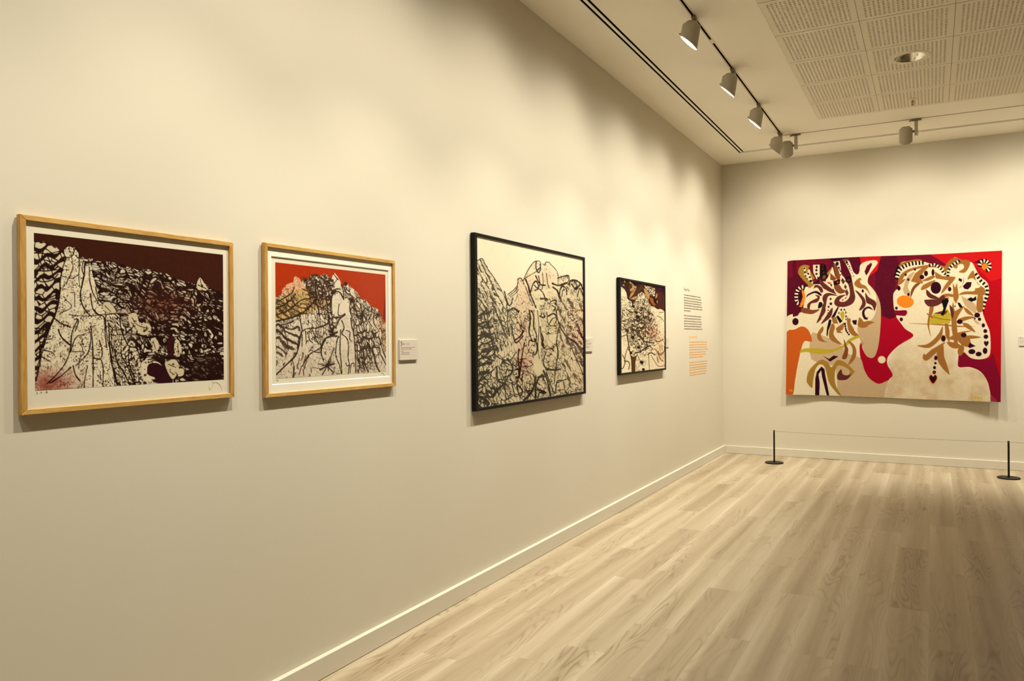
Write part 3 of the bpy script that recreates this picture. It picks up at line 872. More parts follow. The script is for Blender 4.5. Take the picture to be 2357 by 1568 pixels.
def art_peaks():           # pale sky, black and sepia peaks
    c=Canvas([(126,80),(925,250),(922,1247),(120,1375)],660,840,(244,232,196))
    X,Y=c.X,c.Y;INK=(32,24,12)
    land=[(100,270),(175,257),(205,320),(255,390),(300,465),(335,535),(350,530),(400,490),(430,455),(435,405),(455,397),(475,415),(490,390),(510,340),(550,285),(585,268),(605,280),(620,300),(640,280),(660,275),(690,290),(712,320),(738,375),(800,380),(818,380),(822,415),(860,408),(900,425),(940,460),(940,1260),(100,1390)]
    m=c.mask(land,0,3)
    c.fill(m,(234,219,178));c.fill(m*fbm(X,Y,70,3)*np.clip((Y-420)/300,0,1),(196,174,128),.45)
    wx=X+(fbm(X,Y,80,5)-.5)*70;wy=Y+(fbm(X,Y,80,9)-.5)*70
    den=fbm(X,Y,120,13)
    left=np.clip((430-X)/300,0,1);low=np.clip((Y-500)/700,0,1)
    tops=c.mask([(480,410),(550,285),(605,270),(690,290),(740,380),(740,520),(640,560),(560,640),(520,520)],3)
    str_=c.mask([(560,620),(600,640),(610,800),(600,1000),(640,1100),(560,1120),(545,1000),(575,850),(560,720)],3)
    f1,f2,ci=vor(wx,wy,28,7,1.2,2.8)
    c.fill(m*(f2-f1<.03+.25*den*low*np.clip((760-X)/420,.25,1))*(~str_)*(~tops),INK,.92)
    g1,g2,gi=vor(wx,wy,15,27,1.3,1.9)
    c.fill(m*((g2-g1)<.20)*(gi>.45)*(den+low*.2-np.clip((X-560)/900,0,1)*.3>.5)*(~str_)*(~tops),INK,.85)
    # slanting hatch at the left flank and the right flank
    lfl=c.mask([(100,270),(175,257),(300,465),(360,600),(360,900),(250,1000),(100,640)],0,6)
    c.fill(lfl*(np.sin((wx*.92-wy*.42)/5.2)>.55)*(fbm(X,Y,22,31)>.46),INK,.8)
    rfl=c.mask([(740,520),(925,560),(925,1120),(800,1150),(730,760)],0,6)
    c.fill(rfl*(np.sin((wx*.85-wy*.5)/8)>.55)*(fbm(X,Y,22,33)>.45),(66,46,26),.75)
    c.fill(m*(np.sin((wy+.5*wx+12*np.sin(wx/20))/8.5)>.45)*c.mask([(100,640),(240,640),(260,960),(180,1180),(100,1300)],0,9),INK,.85)
    # maroon wash
    for x,y,rx,ry,a in ((490,560,45,120,.55),(480,980,50,190,.75),(850,780,70,130,.45),(640,400,40,60,.3),(900,1000,30,260,.3)):
        w=np.exp(-(((X-x)/rx)**2+((Y-y)/ry)**2))*a*m
        dk=c.a.mean(-1)<120
        c.fill(w*dk,(84,12,22));c.fill(w*.35*(~dk),(190,120,90))
    sp=(vor(X,Y,8,41)[0]<.27)*(hsh(np.floor(X/8),np.floor(Y/8),4)>.4);c.fill(m*sp*(den>.46)*(~str_)*(fbm(X,Y,24,44)>.5),(70,54,34),.7)
    c.fill((~m)*(vor(X,Y,16,43)[0]<.10)*(fbm(X,Y,60,45)>.66),(150,130,90),.8)
    c.strokes('''4 126 275 150 262 176 258 205 320 255 390 300 465 335 535 355 600
4 155 262 190 340 240 440 300 560 345 640
4 126 300 160 380 220 480
5 130 540 180 600 200 650 215 750 230 850 250 930
7 200 620 215 760 240 880 260 1000
6 240 580 290 700 330 800 350 850
7 335 500 350 560 365 600 385 590 395 545
4 360 520 410 480 432 450 436 405
3 370 530 415 495 436 460
3 378 540 420 510 440 480
5 436 405 455 397 472 415 480 440 500 480 520 540 545 600
4 480 410 500 360 530 310 560 275 590 268 608 282 600 320 570 350 510 385 490 400
9 495 410 515 460 525 510 545 560 570 620
7 575 275 572 320 590 355 606 330 604 290
4 600 320 585 330 580 350
7 530 500 550 440 575 420 590 470 560 490
6 560 450 580 470 600 440 590 380
7 570 380 600 440 640 450
6 600 480 625 510 640 555
9 605 550 650 550 640 560
4 625 290 640 300 645 280 668 276 690 300 712 320 735 360 738 400 735 440
5 735 395 780 380 815 376 820 405 805 430
9 695 435 740 450 800 430
9 700 465 730 490 745 540
7 745 520 755 470 775 455 800 480 800 520
5 765 530 770 490 785 480
9 820 440 830 415 870 412 905 435 922 480
8 840 440 870 480 900 440
7 860 420 880 450 865 470
6 880 530 900 470 922 520
4 620 360 625 430 615 480
4 650 360 660 440 670 470
7 535 640 552 680 550 760 570 820 560 870 520 860 510 900
9 555 850 575 900 570 950 555 970
8 520 640 525 720 515 800 540 870
4 580 640 590 760 580 900 590 1000
8 600 680 615 690 632 685 625 660
6 600 760 605 840 625 900
9 605 810 620 850 610 890 630 920
5 650 650 660 740 690 700 715 690
7 660 680 700 660 722 690 715 730
5 680 570 720 560 715 590
6 690 600 715 620 700 640
6 720 640 740 740 800 850 860 980 920 1120
6 740 760 720 860 730 960 710 1080 700 1180
5 745 760 800 830 870 880 922 960
6 830 660 860 700 900 800 922 860
7 800 840 860 880 890 920 920 980
5 640 930 680 920 700 940
6 640 950 620 1020 640 1070 720 1080
7 640 1080 700 1085 750 1075
9 620 1090 650 1170 670 1280
6 640 1100 700 1260 720 1170 760 1160
5 720 1180 800 1150 820 1180 800 1230
5 770 1170 780 1240
11 610 1120 580 1150 560 1210 560 1290
8 590 1140 620 1130 615 1160
10 580 1230 610 1240 635 1255
8 575 1290 590 1250 620 1260
12 560 1140 545 1210 520 1260 470 1310
8 410 860 450 830 475 790
7 385 760 400 850 420 880 470 830
6 360 640 355 740 370 830
8 360 650 400 620 440 650
4 375 680 390 720 380 760
8 440 930 430 1000 440 1100 420 1180
7 480 880 460 980 450 1060 440 1140
6 250 960 300 1000 370 1010 410 960
9 350 1000 390 1060 370 1120 320 1140
8 270 1060 280 1160 330 1180 360 1120
7 130 1010 180 980 240 930
6 130 1060 180 1030 230 990
7 130 1180 200 1120 250 1080
6 130 1250 180 1260 225 1290
9 190 1250 220 1290 270 1230 330 1180
12 145 1285 205 1325 200 1350
7 130 1290 145 1330 150 1285
5 125 1360 190 1300
8 240 1290 300 1210 340 1190
8 420 1210 440 1280 460 1240 440 1210
8 480 1200 500 1250 520 1190
6 330 1200 340 1300 380 1280
6 380 1180 400 1260
8 130 750 170 760 215 730
7 130 690 180 650 205 640
6 150 760 190 770 215 750
8 130 830 180 820 230 850''',INK,w=1.2,rough=.35)
    for x,y,n,s in ((470,500,26,30),(470,640,18,26),(850,740,24,40),(500,1150,20,36)):
        for i in range(n):
            a=hsh(np.array([i]),np.array([x]),7)[0]*6.28;r=s*hsh(np.array([i]),np.array([y]),9)[0]*1.6
            c.ell(x+r*math.cos(a)*.7,y+r*math.sin(a)*1.5,4.5,7,(232,216,172),a)
    return c.out()

def art_mountain():        # small one: patterned dark sky, pale mountain
    c=Canvas([(218,125),(790,232),(777,1282),(214,1340)],340,560,(236,214,166))
    X,Y=c.X,c.Y;INK=(50,32,12)
    hill=[(200,220),(240,235),(270,260),(295,300),(312,390),(330,398),(360,425),(375,480),(400,410),(430,350),(450,315),(500,295),(540,330),(565,385),(590,420),(610,480),(640,480),(690,520),(740,515),(785,550),(790,1300),(200,1360)]
    m=c.mask(hill,0,3)
    c.fill(~m,(50,24,14))
    c.polys('''t:265 150 280 140 285 175 268 165
t:245 210 265 190 275 220 255 215
t:330 165 345 150 360 170 400 215 430 225 420 260 390 320 345 375 330 380 350 320 340 260 370 240 375 210 350 190
b:340 200 365 180 370 230 345 260 320 230
d:345 290 370 285 355 320
d:395 240 415 250 405 270
r:360 280 400 270 385 310
k:380 165 440 175 460 205 420 215 390 195
b:330 380 390 330 440 270 500 195 510 240 460 290 420 330
t:335 385 400 355 430 345 400 395
t:520 245 560 270 600 330 580 400 560 360 530 300
r:590 360 640 380 680 470 640 470 605 420
k:640 380 665 340 690 400 680 470 650 430
t:665 380 685 310 700 330 690 370
t:680 420 700 400 698 450
m:672 225 795 245 795 300 680 285
w:690 290 770 305 755 400 770 525 700 510 710 400
n:770 350 792 330 792 540 765 500''',{'t':(168,128,76),'b':(74,38,14),'d':(34,12,12),'r':(150,74,24),'k':(22,10,12),'m':(46,4,26),'w':(76,22,16),'n':(62,46,28)})
    pl=c.mask([(530,210),(560,220),(620,230),(668,250),(665,330),(650,360),(630,350),(600,330),(590,280),(545,260)],0,4)
    c.fill(pl,(226,204,156));a1,a2,ai=vor(X,Y,22,11,.8,1.3);c.fill(pl*(a2-a1<.28),(60,34,18),.9)
    wx=X+(fbm(X,Y,90,5)-.5)*80;wy=Y+(fbm(X,Y,90,9)-.5)*80
    den=fbm(X,Y,130,13)
    f1,f2,ci=vor(wx,wy,34,3,1.2,1.6)
    core=np.exp(-(((X-480)/210)**2+((Y-720)/330)**2))
    c.fill(m*(f2-f1<.0+.34*den*core),INK,.92)
    c.fill(m*(fbm(wx,wy,26,61)*(.55+.6*core)>.60),(46,30,12),.9)
    c.fill(m*(fbm(wx,wy,13,63)>.62)*(core>.2),(58,38,16),.8)
    g1,g2,gi=vor(wx,wy,18,23,1.1,1.5);c.fill(m*(g2-g1<.2)*(gi>.5)*(core>.35),(40,26,12),.85)
    sp=(vor(X,Y,12,41)[0]<.3)*(hsh(np.floor(X/12),np.floor(Y/12),4)>.35);c.fill(m*sp*(fbm(X,Y,60,43)>.42),(86,62,36),.85)
    cl=c.mask([(200,850),(290,850),(310,960),(300,1080),(340,1130),(350,1330),(200,1340)],3)|c.mask([(590,1100),(650,1130),(700,1250),(780,1255),(780,1290),(530,1310),(560,1150)],3)|c.mask([(600,480),(690,520),(780,550),(780,760),(700,730),(640,600)],3)
    c.fill(cl,(234,212,164),.72)
    rw=np.exp(-(((X-650)/110)**2+((Y-820)/90)**2));c.fill(m*np.clip(rw*1.2,0,.9)*(c.a.mean(-1)<150),(110,50,22))
    c.fill(m*np.exp(-(((X-720)/60)**2+((Y-1060)/180)**2))*.5,(216,168,116))
    c.poly([(335,1100),(345,1170),(350,1330),(395,1330),(400,1190),(420,1110),(370,1130)],(78,48,16))
    c.strokes('''12 300 870 315 960 330 1060 345 1130
9 225 870 290 850 305 870
9 260 1190 275 1100 310 1000
9 235 1105 260 1150 275 1185
10 215 1275 240 1270 262 1225 275 1185 310 1190 325 1230 312 1285
9 240 520 245 590 230 640
5 230 390 270 410
7 220 680 300 650 360 620
7 220 690 280 720
14 400 1080 470 1060 540 1010 590 990
10 440 950 460 1020 470 1080
12 500 930 560 940 630 955
9 545 940 550 1000 530 1040
10 590 1000 620 1030 600 1050
11 560 1100 600 1080 650 1110
6 600 1110 640 1180 690 1250 770 1248
9 520 620 530 720 530 850
7 560 880 600 890 640 880
7 570 1100 575 1300
7 420 1090 450 1160 490 1240
8 390 420 430 380 440 330
6 520 420 560 380 590 430
6 520 420 525 500 560 550
6 690 610 740 630 770 680
6 720 560 770 560
7 480 660 500 700''',INK)
    c.strokes('''10 660 920 700 940 760 910
10 690 1060 720 1110 770 1060 775 1000
9 660 1040 690 1090 720 1160 755 1190
8 680 1140 690 1200
7 715 990 720 1060
7 740 980 745 1050
6 700 1100 740 1080 760 1090''',(92,46,20))
    for x,y,r in ((440,620,30),(380,480,22),(420,560,22),(370,880,26),(440,1010,22),(345,1080,20),(480,1200,26),(500,1290,22)):
        c.poly([(x-r,y),(x-r*.2,y-r*.8),(x+r*.9,y-r*.3),(x+r*.4,y+r*.9),(x-r*.5,y+r*.6)],(34,20,10),3)
    return c.out()

def art_tapestry():
    c=Canvas([(84,147),(1929,66),(1917,1364),(70,1303)],1400,980,(172,6,16))
    X,Y=c.X,c.Y
    P=dict(p=(82,8,24),q=(108,12,27),d=(46,8,20),k=(18,10,10),c=(230,206,150),t=(190,152,98),r=(196,20,18),m=(164,2,26),o=(194,84,20),y=(184,156,36),b=(154,96,36),n=(92,38,28),g=(162,116,38),e=(122,64,28),x=(124,6,30),f=(226,124,24))
    c.polys('''q:84 147 1310 95 1380 135 1450 185 1050 300 1010 600 1045 622 965 653 888 622 860 640 60 640
p:84 295 200 270 330 270 470 200 480 130 640 122 700 240 840 460 860 640 60 640
p:840 112 1020 106 1050 200 1010 300 1000 600 1045 622 965 653 888 622 840 400
r:705 125 888 110 872 180 855 240 780 290 700 270 720 200
r:1310 95 1940 60 1940 300 1830 330 1700 200 1450 185 1380 135
m:888 622 965 653 1045 622 1200 795 950 990 1000 1135 960 1190 870 1230 760 1180 700 1080 690 880 735 840 850 930
x:1540 930 1600 920 1700 1000 1825 990 1850 940 1935 1240 1935 1380 1820 1380 1815 1200 1740 1100 1650 1070 1545 1068''',P)
    c.polys('''c~:70 635 195 595 232 560 225 500 235 430 235 375 300 345 330 320 400 310 470 210 500 270 560 290 605 200 580 160 605 155 640 250 690 270 715 185 800 152 858 158 830 215 790 270 775 340 820 410 860 470 880 520 886 620 882 750 866 860 850 940 825 982 790 986 755 960 725 890 745 870 735 846 708 870 705 930 715 1000 745 1090 790 1165 870 1212 960 1187 905 1345 120 1325 150 1180 170 1060 205 900 235 840 292 845 270 760 215 715 150 740 60 800''',P)
    sn=c.mask([(770,350),(840,420),(882,520),(888,650),(872,850),(850,942),(825,984),(790,987),(755,960),(728,890),(700,800),(690,720),(800,665),(840,600),(845,520)],4)
    c.fill(sn,P['t'],.9)
    c.fill(c.mask([(285,790),(350,780),(520,860),(600,950),(712,990),(745,1090),(790,1165),(870,1212),(960,1187),(905,1345),(550,1335),(510,1180),(480,1060),(290,1000)],3),P['t'],.85)
    c.polys('''o~:60 805 150 740 215 715 262 745 287 800 292 846 235 838 205 900 170 1060 150 1180 128 1310 50 1310
p:815 165 790 185 755 235 748 275 770 280 800 235
g~:175 265 185 215 215 187 270 198 280 215 245 215 235 260 262 320 300 345 270 380 230 330
c:225 205 245 205 250 240 290 270 300 330 280 345 245 290 230 250
c:303 188 358 185 360 255 350 300 310 285
k:363 190 380 172 412 185 415 250 435 280 400 305 365 280
d:345 285 420 335 500 430 420 405 350 345
c:390 308 470 210 472 290 440 335
e:450 260 510 300 480 330 448 300
e:540 160 580 160 610 230 560 290 530 230
c:490 155 535 157 560 250 555 275 530 280 500 200
d:450 130 605 125 610 150 540 157 470 160
n~:575 180 610 220 640 330 660 420 650 500 610 545 540 550 500 540 490 490 520 460 590 440 605 400 600 350 560 290
c:540 285 560 285 600 350 612 420 600 470 560 500 530 490 545 460 590 440 580 380 545 330
k:480 325 540 305 535 345 490 360
r:505 332 525 330 522 346 506 346
p:590 300 615 290 637 310 625 335 598 332
e:490 365 530 345 580 400 540 430 500 410
n:310 380 350 360 385 390 380 425 350 385
d~:245 440 300 415 370 435 365 446 300 430 250 450
n~:260 520 310 485 330 445 355 470 350 500 300 525 270 562
n:380 440 440 430 515 450 450 460 410 490 385 550 378 490
k:355 508 382 515 375 545 350 557
b:200 560 290 575 370 570 350 590 290 607 215 590
n~:400 515 412 580 385 640 336 686 365 610
n~:472 556 466 620 440 650 372 694 420 630
e~:680 425 722 440 750 500 745 540 705 582 712 520
b~:658 350 700 310 720 308 705 340 760 370 790 430 740 400 690 390
n~:752 445 785 490 842 510 847 540 830 585 810 530 770 500
d~:722 600 750 560 790 548 822 575 785 570 755 592 752 622 770 640 775 657 745 652
d:640 665 677 662 677 702 655 702
b:690 690 715 640 740 680 828 683 770 712 740 727 695 722
k:500 570 522 558 512 600 482 640 468 635
c:520 560 580 560 592 620 560 690 500 640
y:545 610 570 590 575 630 550 662
k:503 622 552 668 545 686 503 652
k:528 585 545 572 540 600 524 606
k:565 566 580 566 578 582
k:582 590 592 592 588 612
k:584 630 590 640 580 655
e:465 650 495 650 512 690 480 692
k:440 660 462 665 440 720 427 805 418 790 425 720
b~:338 785 385 715 392 750 370 790 400 840 445 852 360 842
b~:438 790 465 692 492 720 480 780 510 830 555 876 470 845
b:503 740 557 693 540 760 562 776 508 772
b~:598 660 627 645 632 720 705 806 640 792 605 740
y~:188 942 220 908 330 903 450 915 550 885 610 830 680 796 702 812 640 842 580 892 460 942 350 955 250 936
d:388 968 440 998 480 968 522 976 450 1022
e~:568 825 590 880 607 920 592 992 552 992 575 920
b~:600 838 652 870 677 930 662 1000 606 1050 640 960 640 900
g~:248 1180 268 1100 330 1030 380 1003 432 1028 462 1070 512 1008 580 1028 658 1102 652 1122 600 1172 550 1182 514 1172 514 1130 545 1085 560 1130 600 1140 620 1100 560 1060 512 1060 490 1130 500 1230 556 1330 540 1330 450 1220 425 1150 400 1080 350 1060 320 1100 300 1240 265 1220
n~:514 1130 545 1088 560 1130 600 1140 632 1130 600 1172 550 1182 514 1172
c~:300 1245 318 1110 350 1050 388 1050 412 1090 440 1200 500 1290 548 1335 330 1335
d:320 1330 322 1170 335 1110 375 1063 402 1085 407 1130 447 1335 425 1330 380 1150 373 1095 350 1130 360 1200 357 1330''',P)
    for x,y,r in ((153,673,27),(335,207,11),(335,240,9),(332,265,8),(328,286,8),(513,178,13),(520,207,8),(530,226,8),(540,243,7),(546,258,6),(730,410,9),(455,480,11),(457,520,11),(437,545,9),(435,575,7),(432,598,5),(552,300,8),(566,325,9),(580,355,9),(590,385,10),(598,415,10),(600,440,9),(590,462,9),(578,700,8),(582,718,8),(585,738,8),(590,755,8),(600,770,8),(612,786,8),(597,170,8),(606,192,7),(613,212,6),(626,235,6),(640,262,6),(653,288,5),(425,335,8),(445,350,8),(455,370,7),(470,395,7)):
        c.ell(x,y,r,r*1.15,P['d'])
    for x,y,r in ((232,212,8),(235,230,9),(238,250,9),(262,275,9),(272,300,9),(290,322,9),(265,243,8),(277,262,8)): c.ell(x,y,r,r*1.1,P['k'])
    for x,y in ((385,210),(387,232),(390,258)): c.ell(x,y,6,9,P['q'])
    A2=(130.7,112.,.7085)
    c.polys('''p:0 45 480 28 812 12 830 110 800 215 760 230 690 230 560 330 330 330 130 380 130 600 60 720 0 735
q:40 50 440 30 470 60 420 190 330 160 250 210 40 215
c~:0 735 60 718 110 670 130 600 140 520 135 420 165 388 250 345 330 325 400 290 440 230 480 130 520 262 575 240 600 205 625 75 685 65 735 195 805 225 820 110 920 60 1030 75 962 180 915 250 910 330 962 392 1010 470 1005 600 960 700 900 752 500 757 200 748 0 748
g~:65 195 90 125 150 103 207 120 190 150 245 230 265 280 252 350 195 388 185 350 110 270
c:130 130 155 130 160 200 190 240 240 300 242 336 200 300 140 230
c:190 155 210 165 212 240 235 280 222 300 170 222
x:235 280 290 275 287 306 245 312
c:245 105 325 103 326 240 290 282 250 200
k:335 100 350 85 400 105 427 240 355 282 325 260
e:365 235 402 230 395 270 355 275
d:295 240 350 290 382 342 350 342 250 336 240 320 300 300
n:318 270 400 340 500 420 532 467 440 432 370 392 320 330
g:410 210 470 142 480 142 430 240
e:455 205 532 275 500 302 453 286
k:375 290 402 290 395 316
r:413 310 440 342 472 325
k:450 340 477 340 470 377
k:490 388 502 422 480 408
d:438 25 660 15 670 45 590 40 540 60 478 56
e:600 40 680 34 660 60 620 76
e:488 90 520 105 562 200 582 270 540 302 518 240
c:490 70 567 62 607 215 570 226 540 130
c:625 75 685 65 737 200 720 262 690 180
n~:575 70 622 80 682 185 720 300 742 420 757 510 722 580 640 615 560 620 503 580 515 520 560 482 645 470 600 500 565 540 620 556 672 520 692 460 682 380 650 300 600 240
p:570 60 630 70 684 180 716 256 640 262 590 220
c~:580 236 620 258 662 340 687 440 672 520 610 556 562 545 600 520 642 480 620 420 570 360 573 290
n:600 264 636 310 610 346 584 300
n:635 343 657 375 640 407 619 375
n:655 398 677 450 655 492 634 440
n:662 493 640 522 623 516
r:588 531 622 520 605 546
k:489 305 576 280 570 342 500 360
r:530 308 556 305 556 330 532 331
k:634 265 675 245 716 265 710 316 670 336 640 310
q:655 280 685 272 698 290 680 315 658 310
e~:500 365 560 350 600 400 642 420 620 446 570 456 520 422
n~:250 402 263 355 300 348 352 380 367 430 340 441 300 382 262 386
d~:163 502 180 460 280 420 346 460 336 481 270 446 190 476
n~:180 642 174 590 210 550 265 520 300 500 268 470 322 480 322 520 290 560 220 576 202 642
k~:318 560 356 565 351 612 306 632
e~:103 640 150 624 230 650 325 645 280 681 220 702 110 681
n~:358 512 380 464 440 447 545 481 440 481 410 540 396 622 370 560
n~:370 570 397 640 380 700 285 815 330 700
n~:477 625 476 700 440 756 340 824 400 730
d:540 620 562 620 540 702 500 742 462 747
c:560 618 641 618 657 700 620 802 580 832 508 740
y:568 700 600 668 627 690 622 742 600 788
k:524 736 546 718 602 790 570 817
k:570 648 601 638 590 670
k:625 636 642 662 608 656
k:549 690 567 673 560 712
k:630 668 652 680 645 707
b:470 745 522 740 552 827 480 802
k:440 768 467 773 460 830 432 897 410 897 425 830
b~:745 345 770 295 820 266 832 302 813 290 830 340 890 370 945 478 880 402 800 391
n~:755 418 800 440 872 520 882 600 832 652 803 654 842 560 800 480
n~:880 446 920 500 1002 550 1008 612 990 664 960 600 900 572 885 530
d~:840 680 870 630 930 614 973 657 920 636 880 655 870 700 890 746 917 738 880 772 850 740
d:718 790 777 773 771 837 730 816
b~:788 812 810 742 850 796 920 785 990 806 930 821 900 861 830 871 790 846
b~:660 735 702 820 745 900 690 900 660 830
b~:528 872 600 820 622 813 602 897 530 897
p:955 80 960 110 920 200 890 240 870 190 900 120''',P,aff=A2)
    for x,y,a,b in ((290,130,12,18),(286,170,14,14),(287,215,14,14),(538,95,20,24),(558,143,12,14),(570,168,9,10),(580,188,9,10),(457,520,13,13),(460,578,17,17),(433,615,13,13),(428,655,8,8),(424,688,6,6),(632,822,13,14),(636,857,11,12),(642,885,10,12),(848,425,14,20),(655,80,15,16),(668,105,9,9),(685,130,9,9),(690,155,8,8),(705,175,6,6),(720,207,5,6),(735,245,7,7),(645,732,10,12),(645,768,7,10),(142,145,11,11),(148,193,11,14),(155,238,12,10),(188,212,12,12),(173,270,9,9),(205,255,12,12),(218,300,17,15)):
        c.ell(A2[0]+A2[2]*x,A2[1]+A2[2]*y,A2[2]*a,A2[2]*b,P['k'] if y<100 or x<230 else P['d'])
    for x,y in ((365,115),(362,155),(375,200)): c.ell(A2[0]+A2[2]*x,A2[1]+A2[2]*y,7,9,P['q'])
    c.poly([(210,395),(235,440),(232,500),(205,548),(178,530),(205,500),(208,450)],P['f'],4)
    c.band([(235,378),(200,378),(168,410),(160,460),(168,510),(195,520)],34,15,P['k'],P['c'])
    c.ell(198,455,17,34,P['d'])
    # right figure
    c.polys('''c~:1040 350 1035 300 1025 230 1060 170 1120 152 1250 155 1440 215 1470 160 1520 120 1565 140 1600 170 1665 165 1700 220 1740 290 1800 340 1817 420 1787 500 1760 580 1790 680 1822 760 1830 880 1816 972 1740 998 1660 985 1600 935 1562 950 1553 1000 1558 1063 1650 1063 1740 1100 1800 1180 1826 1280 1828 1330 1829 1370 1828 1420 895 1420 905 1350 950 1187 990 1135 950 1060 940 1010 960 960 1040 880 1167 797 1100 740 1060 690 1018 622 1100 620 1107 578 1020 578 1000 560 993 450 1010 410 1030 390
x:1015 580 1107 575 1096 626 1028 621''',P)
    lo=np.clip((Y-760)/300,0,1)*c.mask([(960,1010),(1040,885),(1160,805),(1400,830),(1545,950),(1552,1066),(1650,1070),(1740,1108),(1795,1180),(1820,1280),(1825,1390),(915,1360),(955,1190),(992,1135),(955,1060)],4)
    c.fill(lo*fbm(X,Y,70,5)*1.1,P['t'],.75)
    c.fill((fbm(X,Y,5,9,2)>.62),(150,110,66),.10)
    K,C=P['k'],P['c']
    c.polys('''k~:1002 280 1030 200 1055 185 1062 215 1035 250 1022 300
b~:1040 190 1100 155 1215 136 1248 160 1150 162 1070 207
b~:1035 345 1055 275 1130 220 1280 186 1400 188 1442 212 1280 206 1150 236 1090 282 1062 350
b~:1428 218 1470 152 1520 122 1562 140 1520 166 1480 210 1440 248
b~:1505 200 1540 150 1640 148 1650 190 1610 252 1556 246 1600 215 1590 180 1550 186 1540 216
p:1680 172 1740 138 1795 140 1735 172''',P)
    c.band([(1022,310),(1045,235),(1100,192),(1170,172),(1255,166)],34,21,K,C)
    c.band([(1300,190),(1350,182),(1400,215),(1430,255),(1470,280)],26,15,K,C)
    c.band([(1462,285),(1472,225),(1512,180),(1565,150)],26,13,K,C)
    c.band([(1700,262),(1745,325),(1793,372),(1800,440),(1775,520),(1758,585)],30,21,K,C)
    c.ell(1780,205,26,28,P['f']);c.band([(1735,205),(1745,165),(1785,155),(1822,185),(1815,225),(1790,240)],34,15,K,C)
    A3=(952.2,93.35,.8749)
    c.polys('''b~:85 305 110 270 168 243 130 292
t~:148 330 185 222 258 172 212 260 190 322 216 382 165 397 145 352
b:220 266 260 190 340 125 402 120 350 170 312 230 344 287 300 287 240 272
e~:219 425 224 350 270 290 312 288 260 342
b~:322 353 345 300 463 253 400 322
b:453 168 530 215 660 223 622 262 520 247 465 237
b~:518 389 545 320 600 250 658 223 640 262 580 332
b~:328 262 420 214 462 220 400 257
b:630 278 655 330 672 280 692 420 665 488 640 450
b~:690 334 735 290 741 228 722 312
b~:498 424 560 388 645 398 642 422 580 417 530 442
n~:368 343 420 390 472 420 440 437 400 412
n~:356 450 480 440 540 400 552 440 520 482 440 497
b~:690 402 740 370 840 365 852 340 902 320 830 240 778 252 790 210 830 163 846 200 872 290 942 340 947 402 880 402 770 396
b~:864 512 880 400 922 390 932 470 922 562 880 572
t~:718 408 755 440 800 480 854 586 780 532 740 482
b:622 740 615 560 636 462 652 560 750 506 690 602 667 650 682 790 682 895 650 895
b~:740 523 790 550 840 609 770 582
b~:415 476 442 490 441 560 411 640 402 720 422 820 384 700 394 600
b:549 606 580 660 602 760 602 880 560 800
b~:860 621 770 613 688 640 720 662 790 642
b~:728 678 790 690 856 770 760 722
b~:598 824 690 770 826 753 700 792 640 842
b~:911 820 800 799 688 820 760 837''',P,aff=A3)
    c.strokes('''10 1122 688 1400 700 1560 715 1692 718
32 1200 880 1300 880 1390 800 1418 715
40 1258 950 1275 985 1340 930 1440 850
50 1420 870 1400 980 1475 1125
40 1455 850 1520 880 1570 880
40 1568 965 1575 920 1590 870
70 1560 790 1600 830 1650 885''',P['b'],w=1.22,ends=(.1,.1))
    c.strokes('''44 1262 488 1330 520 1470 468
30 1280 400 1310 450 1390 475
22 1480 530 1500 590 1500 650''',P['n'],w=1.2,ends=(.1,.1))
    c.strokes('''46 1590 465 1640 520 1710 605
26 1650 500 1690 540 1705 600
18 1680 650 1710 680 1740 700''',P['t'],ends=(.1,.1))
    c.polys('''y:1308 640 1350 600 1460 565 1492 620 1480 690 1308 696
n:1340 602 1400 585 1465 580 1440 612
k:1408 490 1462 475 1472 492 1447 560 1427 622 1403 618 1425 560
k:1628 482 1660 465 1680 475 1705 455 1708 490 1665 505
k:1545 510 1565 512 1592 550 1565 556
d:1636 888 1652 855 1702 885 1650 902
d:1590 370 1625 335 1668 335 1660 375 1635 398 1605 392
d:1552 318 1560 298 1586 312 1580 335''',P)
    c.strokes('''8 1310 620 1400 650 1490 660
10 1285 605 1330 640''',P['b'])
    D=P['d']
    for x,y,a,b in ((1360,382,45,52),(1478,394,15,20),(1240,290,20,20),(1275,258,17,24),(1123,312,10,12),(1125,440,11,14),(1042,387,15,20),(1021,559,12,13),(1063,655,14,17),(1525,541,6,7),(1565,675,26,20),(1715,620,25,22),(1735,655,15,15),(1695,650,8,7),(1768,708,15,18),(1785,757,17,17),(1790,805,20,19),(1783,925,20,27),(1728,953,26,20),(1670,932,30,22),(1600,790,24,20),(1360,985,14,20),(1357,1030,11,11),(1349,1068,13,14),(1347,1108,15,16),(1100,270,9,12),(1180,225,10,10),(1335,250,12,30)):
        c.ell(x,y,a,b,D)
    c.ell(1425,818,24,31,P['y']);c.ell(1425,818,19,26,D)
    c.ell(1347,1108,6,6,P['r'])
    ht=lambda x,y,r:[(x,y+r*1.35),(x-r*.9,y+r*.25),(x-r,y-r*.5),(x-r*.5,y-r),(x,y-r*.5),(x+r*.5,y-r),(x+r,y-r*.5),(x+r*.9,y+r*.25)]
    c.poly(ht(1337,1163,37),P['f'],3);c.poly(ht(1337,1162,31),D,3);c.poly(ht(1793,860,20),D,3)
    c.ell(1097,502,73,54,P['f'],.12);c.ell(895,1003,35,33,P['f']);c.ell(895,1003,32,30,P['c'])
    c.strokes('''5 1655 1300 1685 1290
6 1668 1295 1672 1345
4 1672 1310 1690 1312 1684 1330
4 1690 1330 1700 1318 1704 1336 1712 1318
4 1712 1325 1720 1318 1718 1345 1708 1350
4 1722 1335 1730 1320 1728 1348 1718 1352
4 1732 1330 1738 1322 1744 1336
5 1744 1325 1754 1322 1752 1345 1742 1350
4 100 1262 108 1258 104 1272 112 1272
4 122 1258 116 1268 124 1276 124 1264''',(206,160,40))
    return c.out()

